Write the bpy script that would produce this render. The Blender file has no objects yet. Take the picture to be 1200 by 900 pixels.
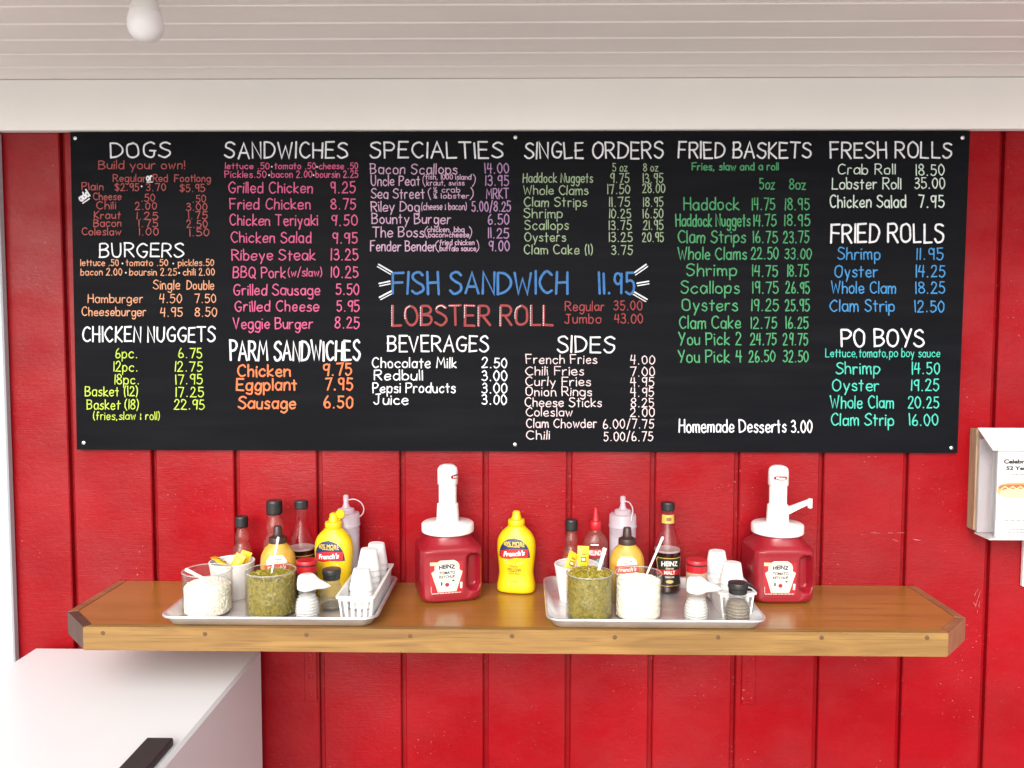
import bpy, math, random
from mathutils import Vector, Matrix
random.seed(7)
R_ = math.radians
SC = bpy.context.scene
COL = SC.collection

# ------------------------------------------------------------------ camera
F_PX, EYE, DIST = 970.0, 1.62, 1.9952
YAW, PITCH, ROLL = 0.01503, -0.05976, 0.00202
cy_, sy_, cp_, sp_ = math.cos(YAW), math.sin(YAW), math.cos(PITCH), math.sin(PITCH)
C_F = Vector((-sy_*cp_, cy_*cp_, sp_))
_r = Vector((cy_, sy_, 0)); _u = _r.cross(C_F)
C_R = _r*math.cos(ROLL) + _u*math.sin(ROLL)
C_U = -_r*math.sin(ROLL) + _u*math.cos(ROLL)
C_P = Vector((0, -DIST, EYE))
cam_d = bpy.data.cameras.new('camera'); cam = bpy.data.objects.new('camera', cam_d)
COL.objects.link(cam)
cam_d.sensor_width = 36; cam_d.lens = 36*F_PX/1200; cam_d.clip_start = 0.02; cam_d.clip_end = 2000
cam.matrix_world = Matrix(((C_R.x, C_U.x, -C_F.x, C_P.x), (C_R.y, C_U.y, -C_F.y, C_P.y),
                           (C_R.z, C_U.z, -C_F.z, C_P.z), (0, 0, 0, 1)))
SC.camera = cam

# ------------------------------------------------------------------ sky, sun, exposure
SUN_EL, SUN_AZ = 30, -12          # degrees; azimuth measured from straight behind the camera
w = bpy.data.worlds.new('World'); SC.world = w; w.use_nodes = True
nt = w.node_tree; nt.nodes.clear()
sky = nt.nodes.new('ShaderNodeTexSky'); sky.sky_type = 'NISHITA'; sky.sun_disc = False
sky.sun_elevation = R_(SUN_EL); sky.sun_rotation = R_(180 - SUN_AZ)
sky.air_density = 1.0; sky.dust_density = 4.0; sky.ozone_density = 1.0
hs = nt.nodes.new('ShaderNodeHueSaturation'); hs.inputs['Saturation'].default_value = 0.35   # thin overcast
bg = nt.nodes.new('ShaderNodeBackground'); bg.inputs['Strength'].default_value = 0.13
out = nt.nodes.new('ShaderNodeOutputWorld')
nt.links.new(sky.outputs[0], hs.inputs['Color']); nt.links.new(hs.outputs[0], bg.inputs[0]); nt.links.new(bg.outputs[0], out.inputs[0])
sun_d = bpy.data.lights.new('sun', 'SUN'); sun_d.energy = 1.2; sun_d.angle = R_(70); sun_d.color = (1, .96, .9)
sun = bpy.data.objects.new('sun', sun_d); COL.objects.link(sun)
sd = Vector((math.sin(R_(SUN_AZ))*math.cos(R_(SUN_EL)), -math.cos(R_(SUN_AZ))*math.cos(R_(SUN_EL)), math.sin(R_(SUN_EL))))
sun.rotation_euler = (-sd).to_track_quat('-Z', 'Y').to_euler()
vs = SC.view_settings
vs.view_transform = 'Standard'; vs.look = 'None'; vs.gamma = 1; vs.use_curve_mapping = False
vs.exposure = 1.0

# ------------------------------------------------------------------ pixel of the photograph -> point on a plane
def U(px, py, ax, val):
    d = C_F + C_R*((px-600)/F_PX) + C_U*((450-py)/F_PX)
    return C_P + d*((val - C_P[ax])/d[ax])

# ------------------------------------------------------------------ helpers
def lin(c):
    return tuple(((v/255)/12.92 if v/255 <= .04045 else ((v/255+.055)/1.055)**2.4) for v in c)
MATS = {}
def mat(name, col, rough=.5, metal=0, spec=.5, bump=None, var=None, coat=0, trans=None, subsurf=0):
    """col: linear base colour. bump: (scale xyz, strength, distance). var: (scale xyz, colour2, lo, hi)"""
    if name in MATS: return MATS[name]
    m = bpy.data.materials.new(name); m.use_nodes = True; MATS[name] = m
    n = m.node_tree.nodes; l = m.node_tree.links; b = n['Principled BSDF']
    b.inputs['Base Color'].default_value = (*col, 1); b.inputs['Roughness'].default_value = rough
    b.inputs['Metallic'].default_value = metal; b.inputs['Specular IOR Level'].default_value = spec
    if coat: b.inputs['Coat Weight'].default_value = coat; b.inputs['Coat Roughness'].default_value = .15
    if subsurf:
        b.inputs['Subsurface Weight'].default_value = subsurf; b.inputs['Subsurface Scale'].default_value = .01
    geo = n.new('ShaderNodeNewGeometry')
    def noise(sc, detail=4, scale=1.0):
        mp = n.new('ShaderNodeMapping'); mp.inputs['Scale'].default_value = sc
        l.new(geo.outputs['Position'], mp.inputs['Vector'])
        t = n.new('ShaderNodeTexNoise'); t.inputs['Scale'].default_value = scale; t.inputs['Detail'].default_value = detail
        l.new(mp.outputs[0], t.inputs['Vector']); return t
    if var:
        t = noise(var[0]); r = n.new('ShaderNodeMapRange')
        r.inputs['From Min'].default_value = var[2]; r.inputs['From Max'].default_value = var[3]
        l.new(t.outputs['Fac'], r.inputs['Value'])
        mx = n.new('ShaderNodeMix'); mx.data_type = 'RGBA'
        mx.inputs['A'].default_value = (*col, 1); mx.inputs['B'].default_value = (*var[1], 1)
        l.new(r.outputs[0], mx.inputs['Factor']); l.new(mx.outputs['Result'], b.inputs['Base Color'])
    if bump:
        t = noise(bump[0]); bp = n.new('ShaderNodeBump')
        bp.inputs['Strength'].default_value = bump[1]; bp.inputs['Distance'].default_value = bump[2]
        l.new(t.outputs['Fac'], bp.inputs['Height']); l.new(bp.outputs[0], b.inputs['Normal'])
    return m
def clear(name, tint, rough=.03, body=0.0, bodycol=(.8, .8, .8), ior=1.45):
    """thin clear wall: see-through with a mirror sheen that grows to the rim; body = milky share"""
    if name in MATS: return MATS[name]
    m = bpy.data.materials.new(name); m.use_nodes = True; MATS[name] = m
    n = m.node_tree.nodes; l = m.node_tree.links; n.remove(n['Principled BSDF'])
    o = n['Material Output']; tr = n.new('ShaderNodeBsdfTransparent'); tr.inputs[0].default_value = (*tint, 1)
    gl = n.new('ShaderNodeBsdfGlossy'); gl.inputs['Roughness'].default_value = rough
    lw = n.new('ShaderNodeLayerWeight'); lw.inputs['Blend'].default_value = .5      # same from both sides of the wall
    pw = n.new('ShaderNodeMath'); pw.operation = 'POWER'; pw.inputs[1].default_value = 4.0; l.new(lw.outputs['Facing'], pw.inputs[0])
    fr = n.new('ShaderNodeMath'); fr.operation = 'MULTIPLY_ADD'; fr.inputs[1].default_value = .62; fr.inputs[2].default_value = .035; l.new(pw.outputs[0], fr.inputs[0])
    mx = n.new('ShaderNodeMixShader'); base = tr
    if body:
        df = n.new('ShaderNodeBsdfDiffuse'); df.inputs[0].default_value = (*bodycol, 1)
        tl = n.new('ShaderNodeBsdfTranslucent'); tl.inputs[0].default_value = (*bodycol, 1)
        a = n.new('ShaderNodeMixShader'); a.inputs[0].default_value = .45
        l.new(df.outputs[0], a.inputs[1]); l.new(tl.outputs[0], a.inputs[2])
        c = n.new('ShaderNodeMixShader'); c.inputs[0].default_value = body
        l.new(tr.outputs[0], c.inputs[1]); l.new(a.outputs[0], c.inputs[2]); base = c
    l.new(fr.outputs[0], mx.inputs[0]); l.new(base.outputs[0], mx.inputs[1]); l.new(gl.outputs[0], mx.inputs[2])
    l.new(mx.outputs[0], o.inputs['Surface']); return m

class G:
    """collects vertices and faces for one mesh"""
    def __init__(s): s.v = []; s.f = []
    def add(s, v, f):
        k = len(s.v); s.v += [tuple(p) for p in v]; s.f += [tuple(i+k for i in q) for q in f]; return s
    def box(s, x0, x1, y0, y1, z0, z1, b=0.0):
        if not b:
            v = [(x, y, z) for z in (z0, z1) for y in (y0, y1) for x in (x0, x1)]
            return s.add(v, [(0,2,3,1), (4,5,7,6), (0,1,5,4), (2,6,7,3), (0,4,6,2), (1,3,7,5)])
        v = []; f = []; idx = {}
        for i, (sx, x) in enumerate(((-1, x0), (1, x1))):
            for j, (sy, y) in enumerate(((-1, y0), (1, y1))):
                for k, (sz, z) in enumerate(((-1, z0), (1, z1))):
                    for a in range(3):
                        p = [x - sx*b, y - sy*b, z - sz*b]; p[a] = (x, y, z)[a]
                        idx[i, j, k, a] = len(v); v.append(p)
        for a in range(3):
            o = [q for q in range(3) if q != a]
            for e in (0, 1):
                r = []
                for p, q in ((0, 0), (1, 0), (1, 1), (0, 1)):
                    c = [0, 0, 0]; c[a] = e; c[o[0]] = p; c[o[1]] = q; r.append(idx[(*c, a)])
                f.append(r if (e == 1) != (a == 1) else r[::-1])
        for a in range(3):
            o = [q for q in range(3) if q != a]
            for p in (0, 1):
                for q in (0, 1):
                    c0 = [0, 0, 0]; c0[o[0]] = p; c0[o[1]] = q; c1 = list(c0); c1[a] = 1
                    f.append([idx[(*c0, o[0])], idx[(*c0, o[1])], idx[(*c1, o[1])], idx[(*c1, o[0])]])
        for i in (0, 1):
            for j in (0, 1):
                for k in (0, 1): f.append([idx[i, j, k, 0], idx[i, j, k, 1], idx[i, j, k, 2]])
        return s.add(v, f)
    def rings(s, rings, cap0=True, cap1=True, closed=False):
        n = len(rings[0]); v = [p for r in rings for p in r]; f = []
        m = len(rings)
        for a in range(m if closed else m-1):
            b = (a+1) % m
            for i in range(n):
                j = (i+1) % n; f.append((a*n+i, a*n+j, b*n+j, b*n+i))
        if not closed:
            if cap0: f.append(tuple(range(n))[::-1])
            if cap1: f.append(tuple((m-1)*n+i for i in range(n)))
        return s.add(v, f)
    def lathe(s, prof, n=32, c=(0, 0), closed=False, cap0=True, cap1=True):
        return s.rings([[(c[0]+r*math.cos(2*math.pi*i/n), c[1]+r*math.sin(2*math.pi*i/n), z) for i in range(n)] for r, z in prof], cap0, cap1, closed)
    def tube(s, pts, rad, n=10):
        pts = [Vector(p) for p in pts]; rs = []
        for i, p in enumerate(pts):
            t = (pts[min(i+1, len(pts)-1)] - pts[max(i-1, 0)]).normalized()
            a = t.cross(Vector((0, 1, 0.01)));
            if a.length < .1: a = t.cross(Vector((1, 0, 0)))
            a.normalize(); b = t.cross(a); r = rad[i] if isinstance(rad, (list, tuple)) else rad
            ra, rb = r if isinstance(r, tuple) else (r, r)
            rs.append([p + a*ra*math.cos(2*math.pi*k/n) + b*rb*math.sin(2*math.pi*k/n) for k in range(n)])
        return s.rings(rs)
    def xf(s, M): s.v = [tuple(M @ Vector(p)) for p in s.v]; return s
    def obj(s, name, m, parent=None, smooth=None, angle=35):
        me = bpy.data.meshes.new(name); me.from_pydata(s.v, [], s.f); me.validate()
        import bmesh
        bm = bmesh.new(); bm.from_mesh(me); bmesh.ops.recalc_face_normals(bm, faces=bm.faces)
        if smooth:
            for q in bm.faces: q.smooth = True
            for e in bm.edges:
                if len(e.link_faces) == 2 and e.calc_face_angle(0) > R_(angle): e.smooth = False
        bm.to_mesh(me); bm.free()
        if m: me.materials.append(m)
        o = bpy.data.objects.new(name, me); COL.objects.link(o); o.parent = parent; return o
def raw(name, v, f, m, parent=None):
    me = bpy.data.meshes.new(name); me.from_pydata(v, [], f); me.materials.append(m)
    o = bpy.data.objects.new(name, me); COL.objects.link(o); o.parent = parent; return o
def tag(o, label, cat, group=None, kind=None):
    o['label'] = label; o['category'] = cat
    if group: o['group'] = group
    if kind: o['kind'] = kind
    return o
def thing(name, label, cat, loc=(0, 0, 0), rz=0, group=None):
    o = bpy.data.objects.new(name, None); COL.objects.link(o); o.location = loc; o.rotation_euler = (0, 0, rz)
    o.empty_display_size = .03
    return tag(o, label, cat, group)
def struct(o): o['kind'] = 'structure'; return o
def catmull(pts, k):
    r = []
    for i in range(len(pts)-1):
        p0 = pts[max(i-1, 0)]; p1 = pts[i]; p2 = pts[i+1]; p3 = pts[min(i+2, len(pts)-1)]
        for j in range(k):
            t = j/k
            r.append(tuple(.5*(2*b + (c-a)*t + (2*a-5*b+4*c-d)*t*t + (3*b-a-3*c+d)*t**3) for a, b, c, d in zip(p0, p1, p2, p3)))
    r.append(tuple(pts[-1])); return r
class Loft:
    """stack of super-ellipses (z, rx, ry, power), with a front surface for printing on"""
    def __init__(s, sec, n=48, k=4, smooth=True):
        s.sec = catmull(sec, k) if smooth else sec; s.n = n
    def ring(s, z, rx, ry, p):
        q = []
        for i in range(360):
            t = 2*math.pi*i/360; c, d = math.cos(t), math.sin(t)
            q.append((rx*math.copysign(abs(c)**(2/p), c), ry*math.copysign(abs(d)**(2/p), d)))
        L = [0]
        for i in range(360):
            a, b = q[i], q[(i+1) % 360]; L.append(L[-1] + math.hypot(a[0]-b[0], a[1]-b[1]))
        out = []; j = 0
        for i in range(s.n):
            t = L[-1]*i/s.n
            while L[j+1] < t: j += 1
            u = (t-L[j])/max(L[j+1]-L[j], 1e-12); a, b = q[j], q[(j+1) % 360]
            out.append((a[0]+(b[0]-a[0])*u, a[1]+(b[1]-a[1])*u, z))
        return out
    def g(s): return G().rings([s.ring(*q) for q in s.sec])
    def at(s, z):
        q = s.sec
        for a, b in zip(q, q[1:]):
            if a[0] <= z <= b[0] and b[0] > a[0]:
                t = (z-a[0])/(b[0]-a[0]); return [x+(y-x)*t for x, y in zip(a, b)]
        return q[-1]
    def front(s, eps):
        def f(x, z):
            _, rx, ry, p = s.at(z); u = min(abs(x)/rx, .995)
            return (x, -ry*(1-u**p)**(1/p) - eps, z)
        return f
def flat(y):
    return lambda x, z: (x, y, z)
def shape(name, rows, surf, m, parent, nx=8):
    """rows: (z, xl, xr) from bottom to top, laid on a surface"""
    v = []; f = []
    for z, a, b in rows: v += [surf(a+(b-a)*i/nx, z) for i in range(nx+1)]
    for r in range(len(rows)-1):
        for i in range(nx): k = r*(nx+1)+i; f.append((k, k+1, k+nx+2, k+nx+1))
    return raw(name, v, f, m, parent)
def text2d(s, bold=0, shear=0):
    c = bpy.data.curves.new('t', 'FONT'); c.body = s; c.resolution_u = 3; c.offset = bold; c.shear = shear; c.size = 1
    o = bpy.data.objects.new('t', c); COL.objects.link(o)
    me = bpy.data.meshes.new_from_object(o); v = [(p.co.x, p.co.y) for p in me.vertices]; f = [tuple(q.vertices) for q in me.polygons]
    bpy.data.objects.remove(o); bpy.data.curves.remove(c); bpy.data.meshes.remove(me); return v, f
def text(s, cx, cz, h, surf, m, parent, width=None, bold=.015, shear=0, rot=0, arch=0, name='lettering'):
    v, f = text2d(s, bold, shear)
    x0 = min(p[0] for p in v); x1 = max(p[0] for p in v); y0 = min(p[1] for p in v); y1 = max(p[1] for p in v)
    k = h/(y1-y0); kx = width/(x1-x0) if width else k; q = []
    for x, y in v:
        a = (x-(x0+x1)/2)*kx; b = (y-(y0+y1)/2)*k
        if arch: b -= arch*(2*a/((x1-x0)*kx))**2
        q.append(surf(cx + a*math.cos(rot) - b*math.sin(rot), cz + a*math.sin(rot) + b*math.cos(rot)))
    return raw(name, q, f, m, parent)

def dashes(cx, cz, width, h, surf, m, parent, n=6, arch=0):
    """a line of print too small to read"""
    rnd = random.Random(int(cz*1e5)); x = cx-width/2; v = []; f = []
    while x < cx+width/2-h*.4:
        L = min(rnd.uniform(.6, 1.6)*width/n, cx+width/2-x); k = len(v)
        dz = -arch*(2*(x+L/2-cx)/width)**2
        v += [surf(x, cz+dz-h/2), surf(x+L*.78, cz+dz-h/2), surf(x+L*.78, cz+dz+h/2), surf(x, cz+dz+h/2)]; f.append((k, k+1, k+2, k+3)); x += L
    return raw('fine_print', v, f, m, parent)

# ------------------------------------------------------------------ materials
WHITE = mat('white_gloss_paint', (.87, .845, .81), .45, var=((3, 3, 3), (.83, .81, .78), .35, .7))
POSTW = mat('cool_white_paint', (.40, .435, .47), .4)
SOFFIT = mat('soffit_vinyl', (.86, .815, .775), .5, var=((2, 5, 2), (.82, .775, .735), .4, .65))
PLASTIC = mat('white_plastic', (.72, .72, .72), .35)
PUMPW = mat('pump_plastic', (.76, .75, .75), .3)
PAPER = mat('white_paper', (.72, .715, .71), .8)
BLACKCAP = mat('black_cap', (.012, .012, .013), .4)
BROWNCAP = mat('brown_cap', (.035, .016, .012), .38)
REDCAP = mat('red_cap', (.42, .008, .016), .35)
ALU = mat('aluminium', (.84, .84, .85), .42, .85, bump=((60, 200, 60), .06, .001), var=((14, 30, 14), (.70, .70, .72), .4, .65))
STEEL = mat('screw_steel', (.7, .7, .72), .3, 1.0)
KETCHUP = mat('ketchup_plastic', (.235, .007, .015), .28, coat=.2)
YELLOW = mat('yellow_plastic', (.70, .46, .004), .35)
MUSTARD = mat('brown_mustard', (.56, .33, .045), .4, var=((60, 60, 60), (.46, .25, .03), .35, .7))
GLASS = clear('clear_glass', (.96, .96, .95), .03, .02, (.8, .82, .82))
PLEXI = clear('clear_plastic', (.93, .94, .95), .08, .10, (.8, .82, .86))
MILKY = clear('milky_plastic', (.95, .92, .95), .25, .55, (.80, .76, .82))
GLASSD = clear('ribbed_glass', (.88, .88, .86), .08, .14, (.7, .7, .67))
INK = mat('black_ink', (.012, .012, .014), .5)

# red painted siding: resawn relief, sheen, pale specks for paint chips and painted-in glints
def red_paint():
    m = bpy.data.materials.new('red_siding_paint'); m.use_nodes = True
    n = m.node_tree.nodes; l = m.node_tree.links; b = n['Principled BSDF']
    geo = n.new('ShaderNodeNewGeometry')
    def nz(sc, detail=4, rough=.55):
        mp = n.new('ShaderNodeMapping'); mp.inputs['Scale'].default_value = sc; l.new(geo.outputs['Position'], mp.inputs['Vector'])
        t = n.new('ShaderNodeTexNoise'); t.inputs['Scale'].default_value = 1; t.inputs['Detail'].default_value = detail
        t.inputs['Roughness'].default_value = rough; l.new(mp.outputs[0], t.inputs['Vector']); return t.outputs['Fac']
    def rng(s, a, b_, c=0, d=1):
        r = n.new('ShaderNodeMapRange'); l.new(s, r.inputs['Value'])
        for k, v in zip(('From Min', 'From Max', 'To Min', 'To Max'), (a, b_, c, d)): r.inputs[k].default_value = v
        return r.outputs[0]
    def mth(op, x, y):
        q = n.new('ShaderNodeMath'); q.operation = op
        for i, s in enumerate((x, y)):
            if isinstance(s, (int, float)): q.inputs[i].default_value = s
            else: l.new(s, q.inputs[i])
        return q.outputs[0]
    mx = n.new('ShaderNodeMix'); mx.data_type = 'RGBA'
    mx.inputs['A'].default_value = (.205, .0020, .0050, 1); mx.inputs['B'].default_value = (.285, .0030, .0072, 1)
    l.new(rng(nz((2.2, 2, 3.1), 5), .35, .68), mx.inputs['Factor'])
    specks = mth('MULTIPLY', rng(nz((120, 120, 170), 2), .675, .72), rng(nz((5, 5, 7), 3), .5, .62))
    m2 = n.new('ShaderNodeMix'); m2.data_type = 'RGBA'; l.new(mx.outputs['Result'], m2.inputs['A'])
    m2.inputs['B'].default_value = (.62, .30, .29, 1); l.new(mth('MULTIPLY', specks, .5), m2.inputs['Factor'])
    l.new(m2.outputs['Result'], b.inputs['Base Color'])
    l.new(rng(nz((3, 3, 4), 4), .3, .7, .30, .44), b.inputs['Roughness'])
    l.new(rng(nz((1.6, 1.6, 2.4), 5, .65), .38, .66, .08, .40), b.inputs['Specular IOR Level'])
    saw = nz((14, 30, 420), 3, .6); fine = nz((330, 330, 420), 3); lump = nz((70, 70, 90), 3)
    h = mth('ADD', mth('MULTIPLY', saw, mth('MULTIPLY', .8, rng(nz((2, 2, 2.6), 2), .35, .65, .25, 1))), mth('ADD', mth('MULTIPLY', fine, .45), mth('MULTIPLY', lump, .9)))
    bp = n.new('ShaderNodeBump'); bp.inputs['Strength'].default_value = .5; bp.inputs['Distance'].default_value = .0018
    l.new(h, bp.inputs['Height']); l.new(bp.outputs[0], b.inputs['Normal']); return m
RED = red_paint()
def wood(name, c1, c2, c3, scale=(2, 30, 30), rough=.35, coat=.3, rings=(1.2, 14, 14)):
    m = bpy.data.materials.new(name); m.use_nodes = True
    n = m.node_tree.nodes; l = m.node_tree.links; b = n['Principled BSDF']; geo = n.new('ShaderNodeNewGeometry')
    def nz(sc, d=5, dist=0):
        mp = n.new('ShaderNodeMapping'); mp.inputs['Scale'].default_value = sc; l.new(geo.outputs['Position'], mp.inputs['Vector'])
        t = n.new('ShaderNodeTexNoise'); t.inputs['Scale'].default_value = 1; t.inputs['Detail'].default_value = d
        t.inputs['Distortion'].default_value = dist; l.new(mp.outputs[0], t.inputs['Vector']); return t.outputs['Fac']
    r = n.new('ShaderNodeValToRGB'); l.new(nz(rings, 6, 1.2), r.inputs[0])
    e = r.color_ramp.elements; e[0].position = .32; e[0].color = (*c1, 1); e[1].position = .68; e[1].color = (*c2, 1)
    mx = n.new('ShaderNodeMix'); mx.data_type = 'RGBA'; l.new(r.outputs[0], mx.inputs['A']); mx.inputs['B'].default_value = (*c3, 1)
    mr = n.new('ShaderNodeMapRange'); mr.inputs['From Min'].default_value = .52; mr.inputs['From Max'].default_value = .75
    mr.inputs['To Max'].default_value = .7
    l.new(nz((scale[0]*2, scale[1]*6, scale[2]*6), 4), mr.inputs['Value']); l.new(mr.outputs[0], mx.inputs['Factor'])
    l.new(mx.outputs['Result'], b.inputs['Base Color'])
    b.inputs['Roughness'].default_value = rough; b.inputs['Coat Weight'].default_value = coat; b.inputs['Coat Roughness'].default_value = .2
    bp = n.new('ShaderNodeBump'); bp.inputs['Strength'].default_value = .12; bp.inputs['Distance'].default_value = .001
    l.new(nz((scale[0]*3, scale[1]*8, scale[2]*8), 3), bp.inputs['Height']); l.new(bp.outputs[0], b.inputs['Normal']); return m
W_TOP = wood('varnished_top', (.25, .105, .018), (.335, .150, .030), (.18, .066, .011), (1.5, 12, 12), .3, .4, (1.3, 5, 5))
W_EDGE = wood('oak_edge', (.175, .088, .020), (.29, .160, .042), (.065, .028, .009), (3, 60, 60), .5, .05, (3.4, 34, 34))
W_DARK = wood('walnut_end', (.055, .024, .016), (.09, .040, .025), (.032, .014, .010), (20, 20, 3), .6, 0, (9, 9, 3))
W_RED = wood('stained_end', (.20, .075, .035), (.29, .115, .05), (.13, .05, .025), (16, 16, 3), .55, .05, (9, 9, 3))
W_PLY = wood('plywood_edge', (.30, .19, .11), (.42, .29, .18), (.17, .10, .06), (60, 60, 3), .75, 0, (60, 60, 2))
PLUG = mat('dowel_plug', (.10, .048, .014), .6)

# ------------------------------------------------------------------ the ground, the wall, the porch
GROUND = mat('pale_bounce_gravel', (.60, .585, .56), .9, var=((2, 2, 2), (.54, .525, .50), .35, .7))  # unseen ground, kept pale to bounce light up to ceiling and trim
DECK = mat('pale_bounce_concrete', (.55, .54, .52), .85, var=((3, 3, 3), (.30, .29, .28), .35, .7))  # unseen floor, paled to add bounce light under the roof
struct(G().box(-60, 60, -60, 60, -.3, -.1).obj('ground', GROUND))
struct(G().box(-4, 4, -3.2, .3, -.25, 0.0).obj('porch_floor', DECK))

PITCHX = .2032; X0 = -.0328
wall = thing('siding_wall', 'red painted grooved plywood siding wall behind the menu board and shelf', 'wall')
G().box(-2.4, 2.4, .015, .12, 0, 2.42).obj('backing', RED, wall)
pl = G(); hw, g, c = PITCHX/2 - .0060, .010, .0025
sec = [(-hw-.0006, .0155), (-hw, .0022), (-hw+c, 0), (hw-c, 0), (hw, .0022), (hw+.0006, .0155)]
pl.rings([[(x, y, 0) for x, y in sec], [(x, y, 2.4) for x, y in sec]])
pl_o = None
for k in range(-9, 10):
    if pl_o is None: o = pl_o = pl.obj('plank', RED, wall)
    else: o = pl_o.copy(); COL.objects.link(o); o.parent = wall
    o.location = ((k-.3)*PITCHX + X0 + PITCHX/2, 0, 0)
# nail heads painted over, in rows
nh = G().lathe([(.0022, 0), (.0022, .0006), (.0012, .0010)], 8).xf(Matrix.Rotation(R_(90), 4, 'X')); nail = None
for i in range(26):
    x = random.uniform(-1.2, 1.2); z = random.choice((random.uniform(.62, .95), random.uniform(1.05, 1.32)))
    if nail is None: o = nail = nh.obj('nail', RED, wall)
    else: o = nail.copy(); COL.objects.link(o); o.parent = wall
    o.location = (x, -.0002, z)

# frieze board above the menu board, white post at the left
fz = thing('frieze_board', 'wide flat white trim board across the top of the red wall', 'trim', (0, 0, 2.099))
G().box(-2.3, 2.3, -.025, -.001, 0, .118, .002).obj('board', WHITE, fz)
tp = thing('corner_post', 'white painted vertical post at the left end of the red wall', 'post', (-1.252, 0, 0))
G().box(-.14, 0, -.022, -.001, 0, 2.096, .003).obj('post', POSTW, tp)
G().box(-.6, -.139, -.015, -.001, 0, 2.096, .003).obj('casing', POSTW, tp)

ceil = struct(G().box(-2.4, 2.4, -.90, .1, 2.238, 2.40).obj('ceiling', WHITE))  # slab added above the planks to block sky light
bw = .0865; cp = G()
s2 = [(0, .012), (0, .0025), (.0016, .0004), (.0052, 0), (.007, .0035), (.010, .0040), (bw-.0012, .0030), (bw-.0012, .012)]
cp.rings([[(-2.3, y, z) for y, z in s2], [(2.3, y, z) for y, z in s2]]); first = None
for k in range(9):
    if first is None: o = first = cp.obj('plank', SOFFIT, ceil)
    else: o = first.copy(); COL.objects.link(o); o.parent = ceil
    o.location = (0, -.104 + .0865 - .0865*k - .0865, 2.2185)
fa = G().box(-2.3, 2.3, -.0975, -.003, 2.2178, 2.232).obj('plank', SOFFIT, ceil)
beam = thing('unseen_porch_beam', 'unseen white front beam added to the porch roof', 'beam', (0, -.90, 2.205))  # out of view, added with the roof slab against sky light
G().box(-2.3, 2.3, -.03, 0, 0, .2, .004).obj('beam', WHITE, beam)

# bulb under the ceiling
BULB = mat('bulb_white', (.80, .79, .80), .3, subsurf=.2); BASEP = mat('bulb_base', (.74, .73, .70), .4)
bl = thing('light_bulb', 'unlit white globe light bulb hanging below the beadboard ceiling', 'light bulb', (-.652, -.55, 2.120))
G().lathe([(.0, 0), (.010, .0012), (.019, .0055), (.026, .0135), (.0295, .0245), (.0295, .034), (.0275, .044), (.0255, .050)], 40, cap1=False).obj('globe', BULB, bl, True)
G().lathe([(.0258, .050), (.0262, .0505), (.0235, .062), (.0185, .078), (.0165, .088), (.016, .0885), (.0135, .089), (.0135, .102)], 40).obj('collar', BASEP, bl, True)
G().lathe([(.028, .092), (.030, .094), (.030, .112), (.048, .114), (.050, .118)], 40).obj('socket', PLASTIC, bl, True)

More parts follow.
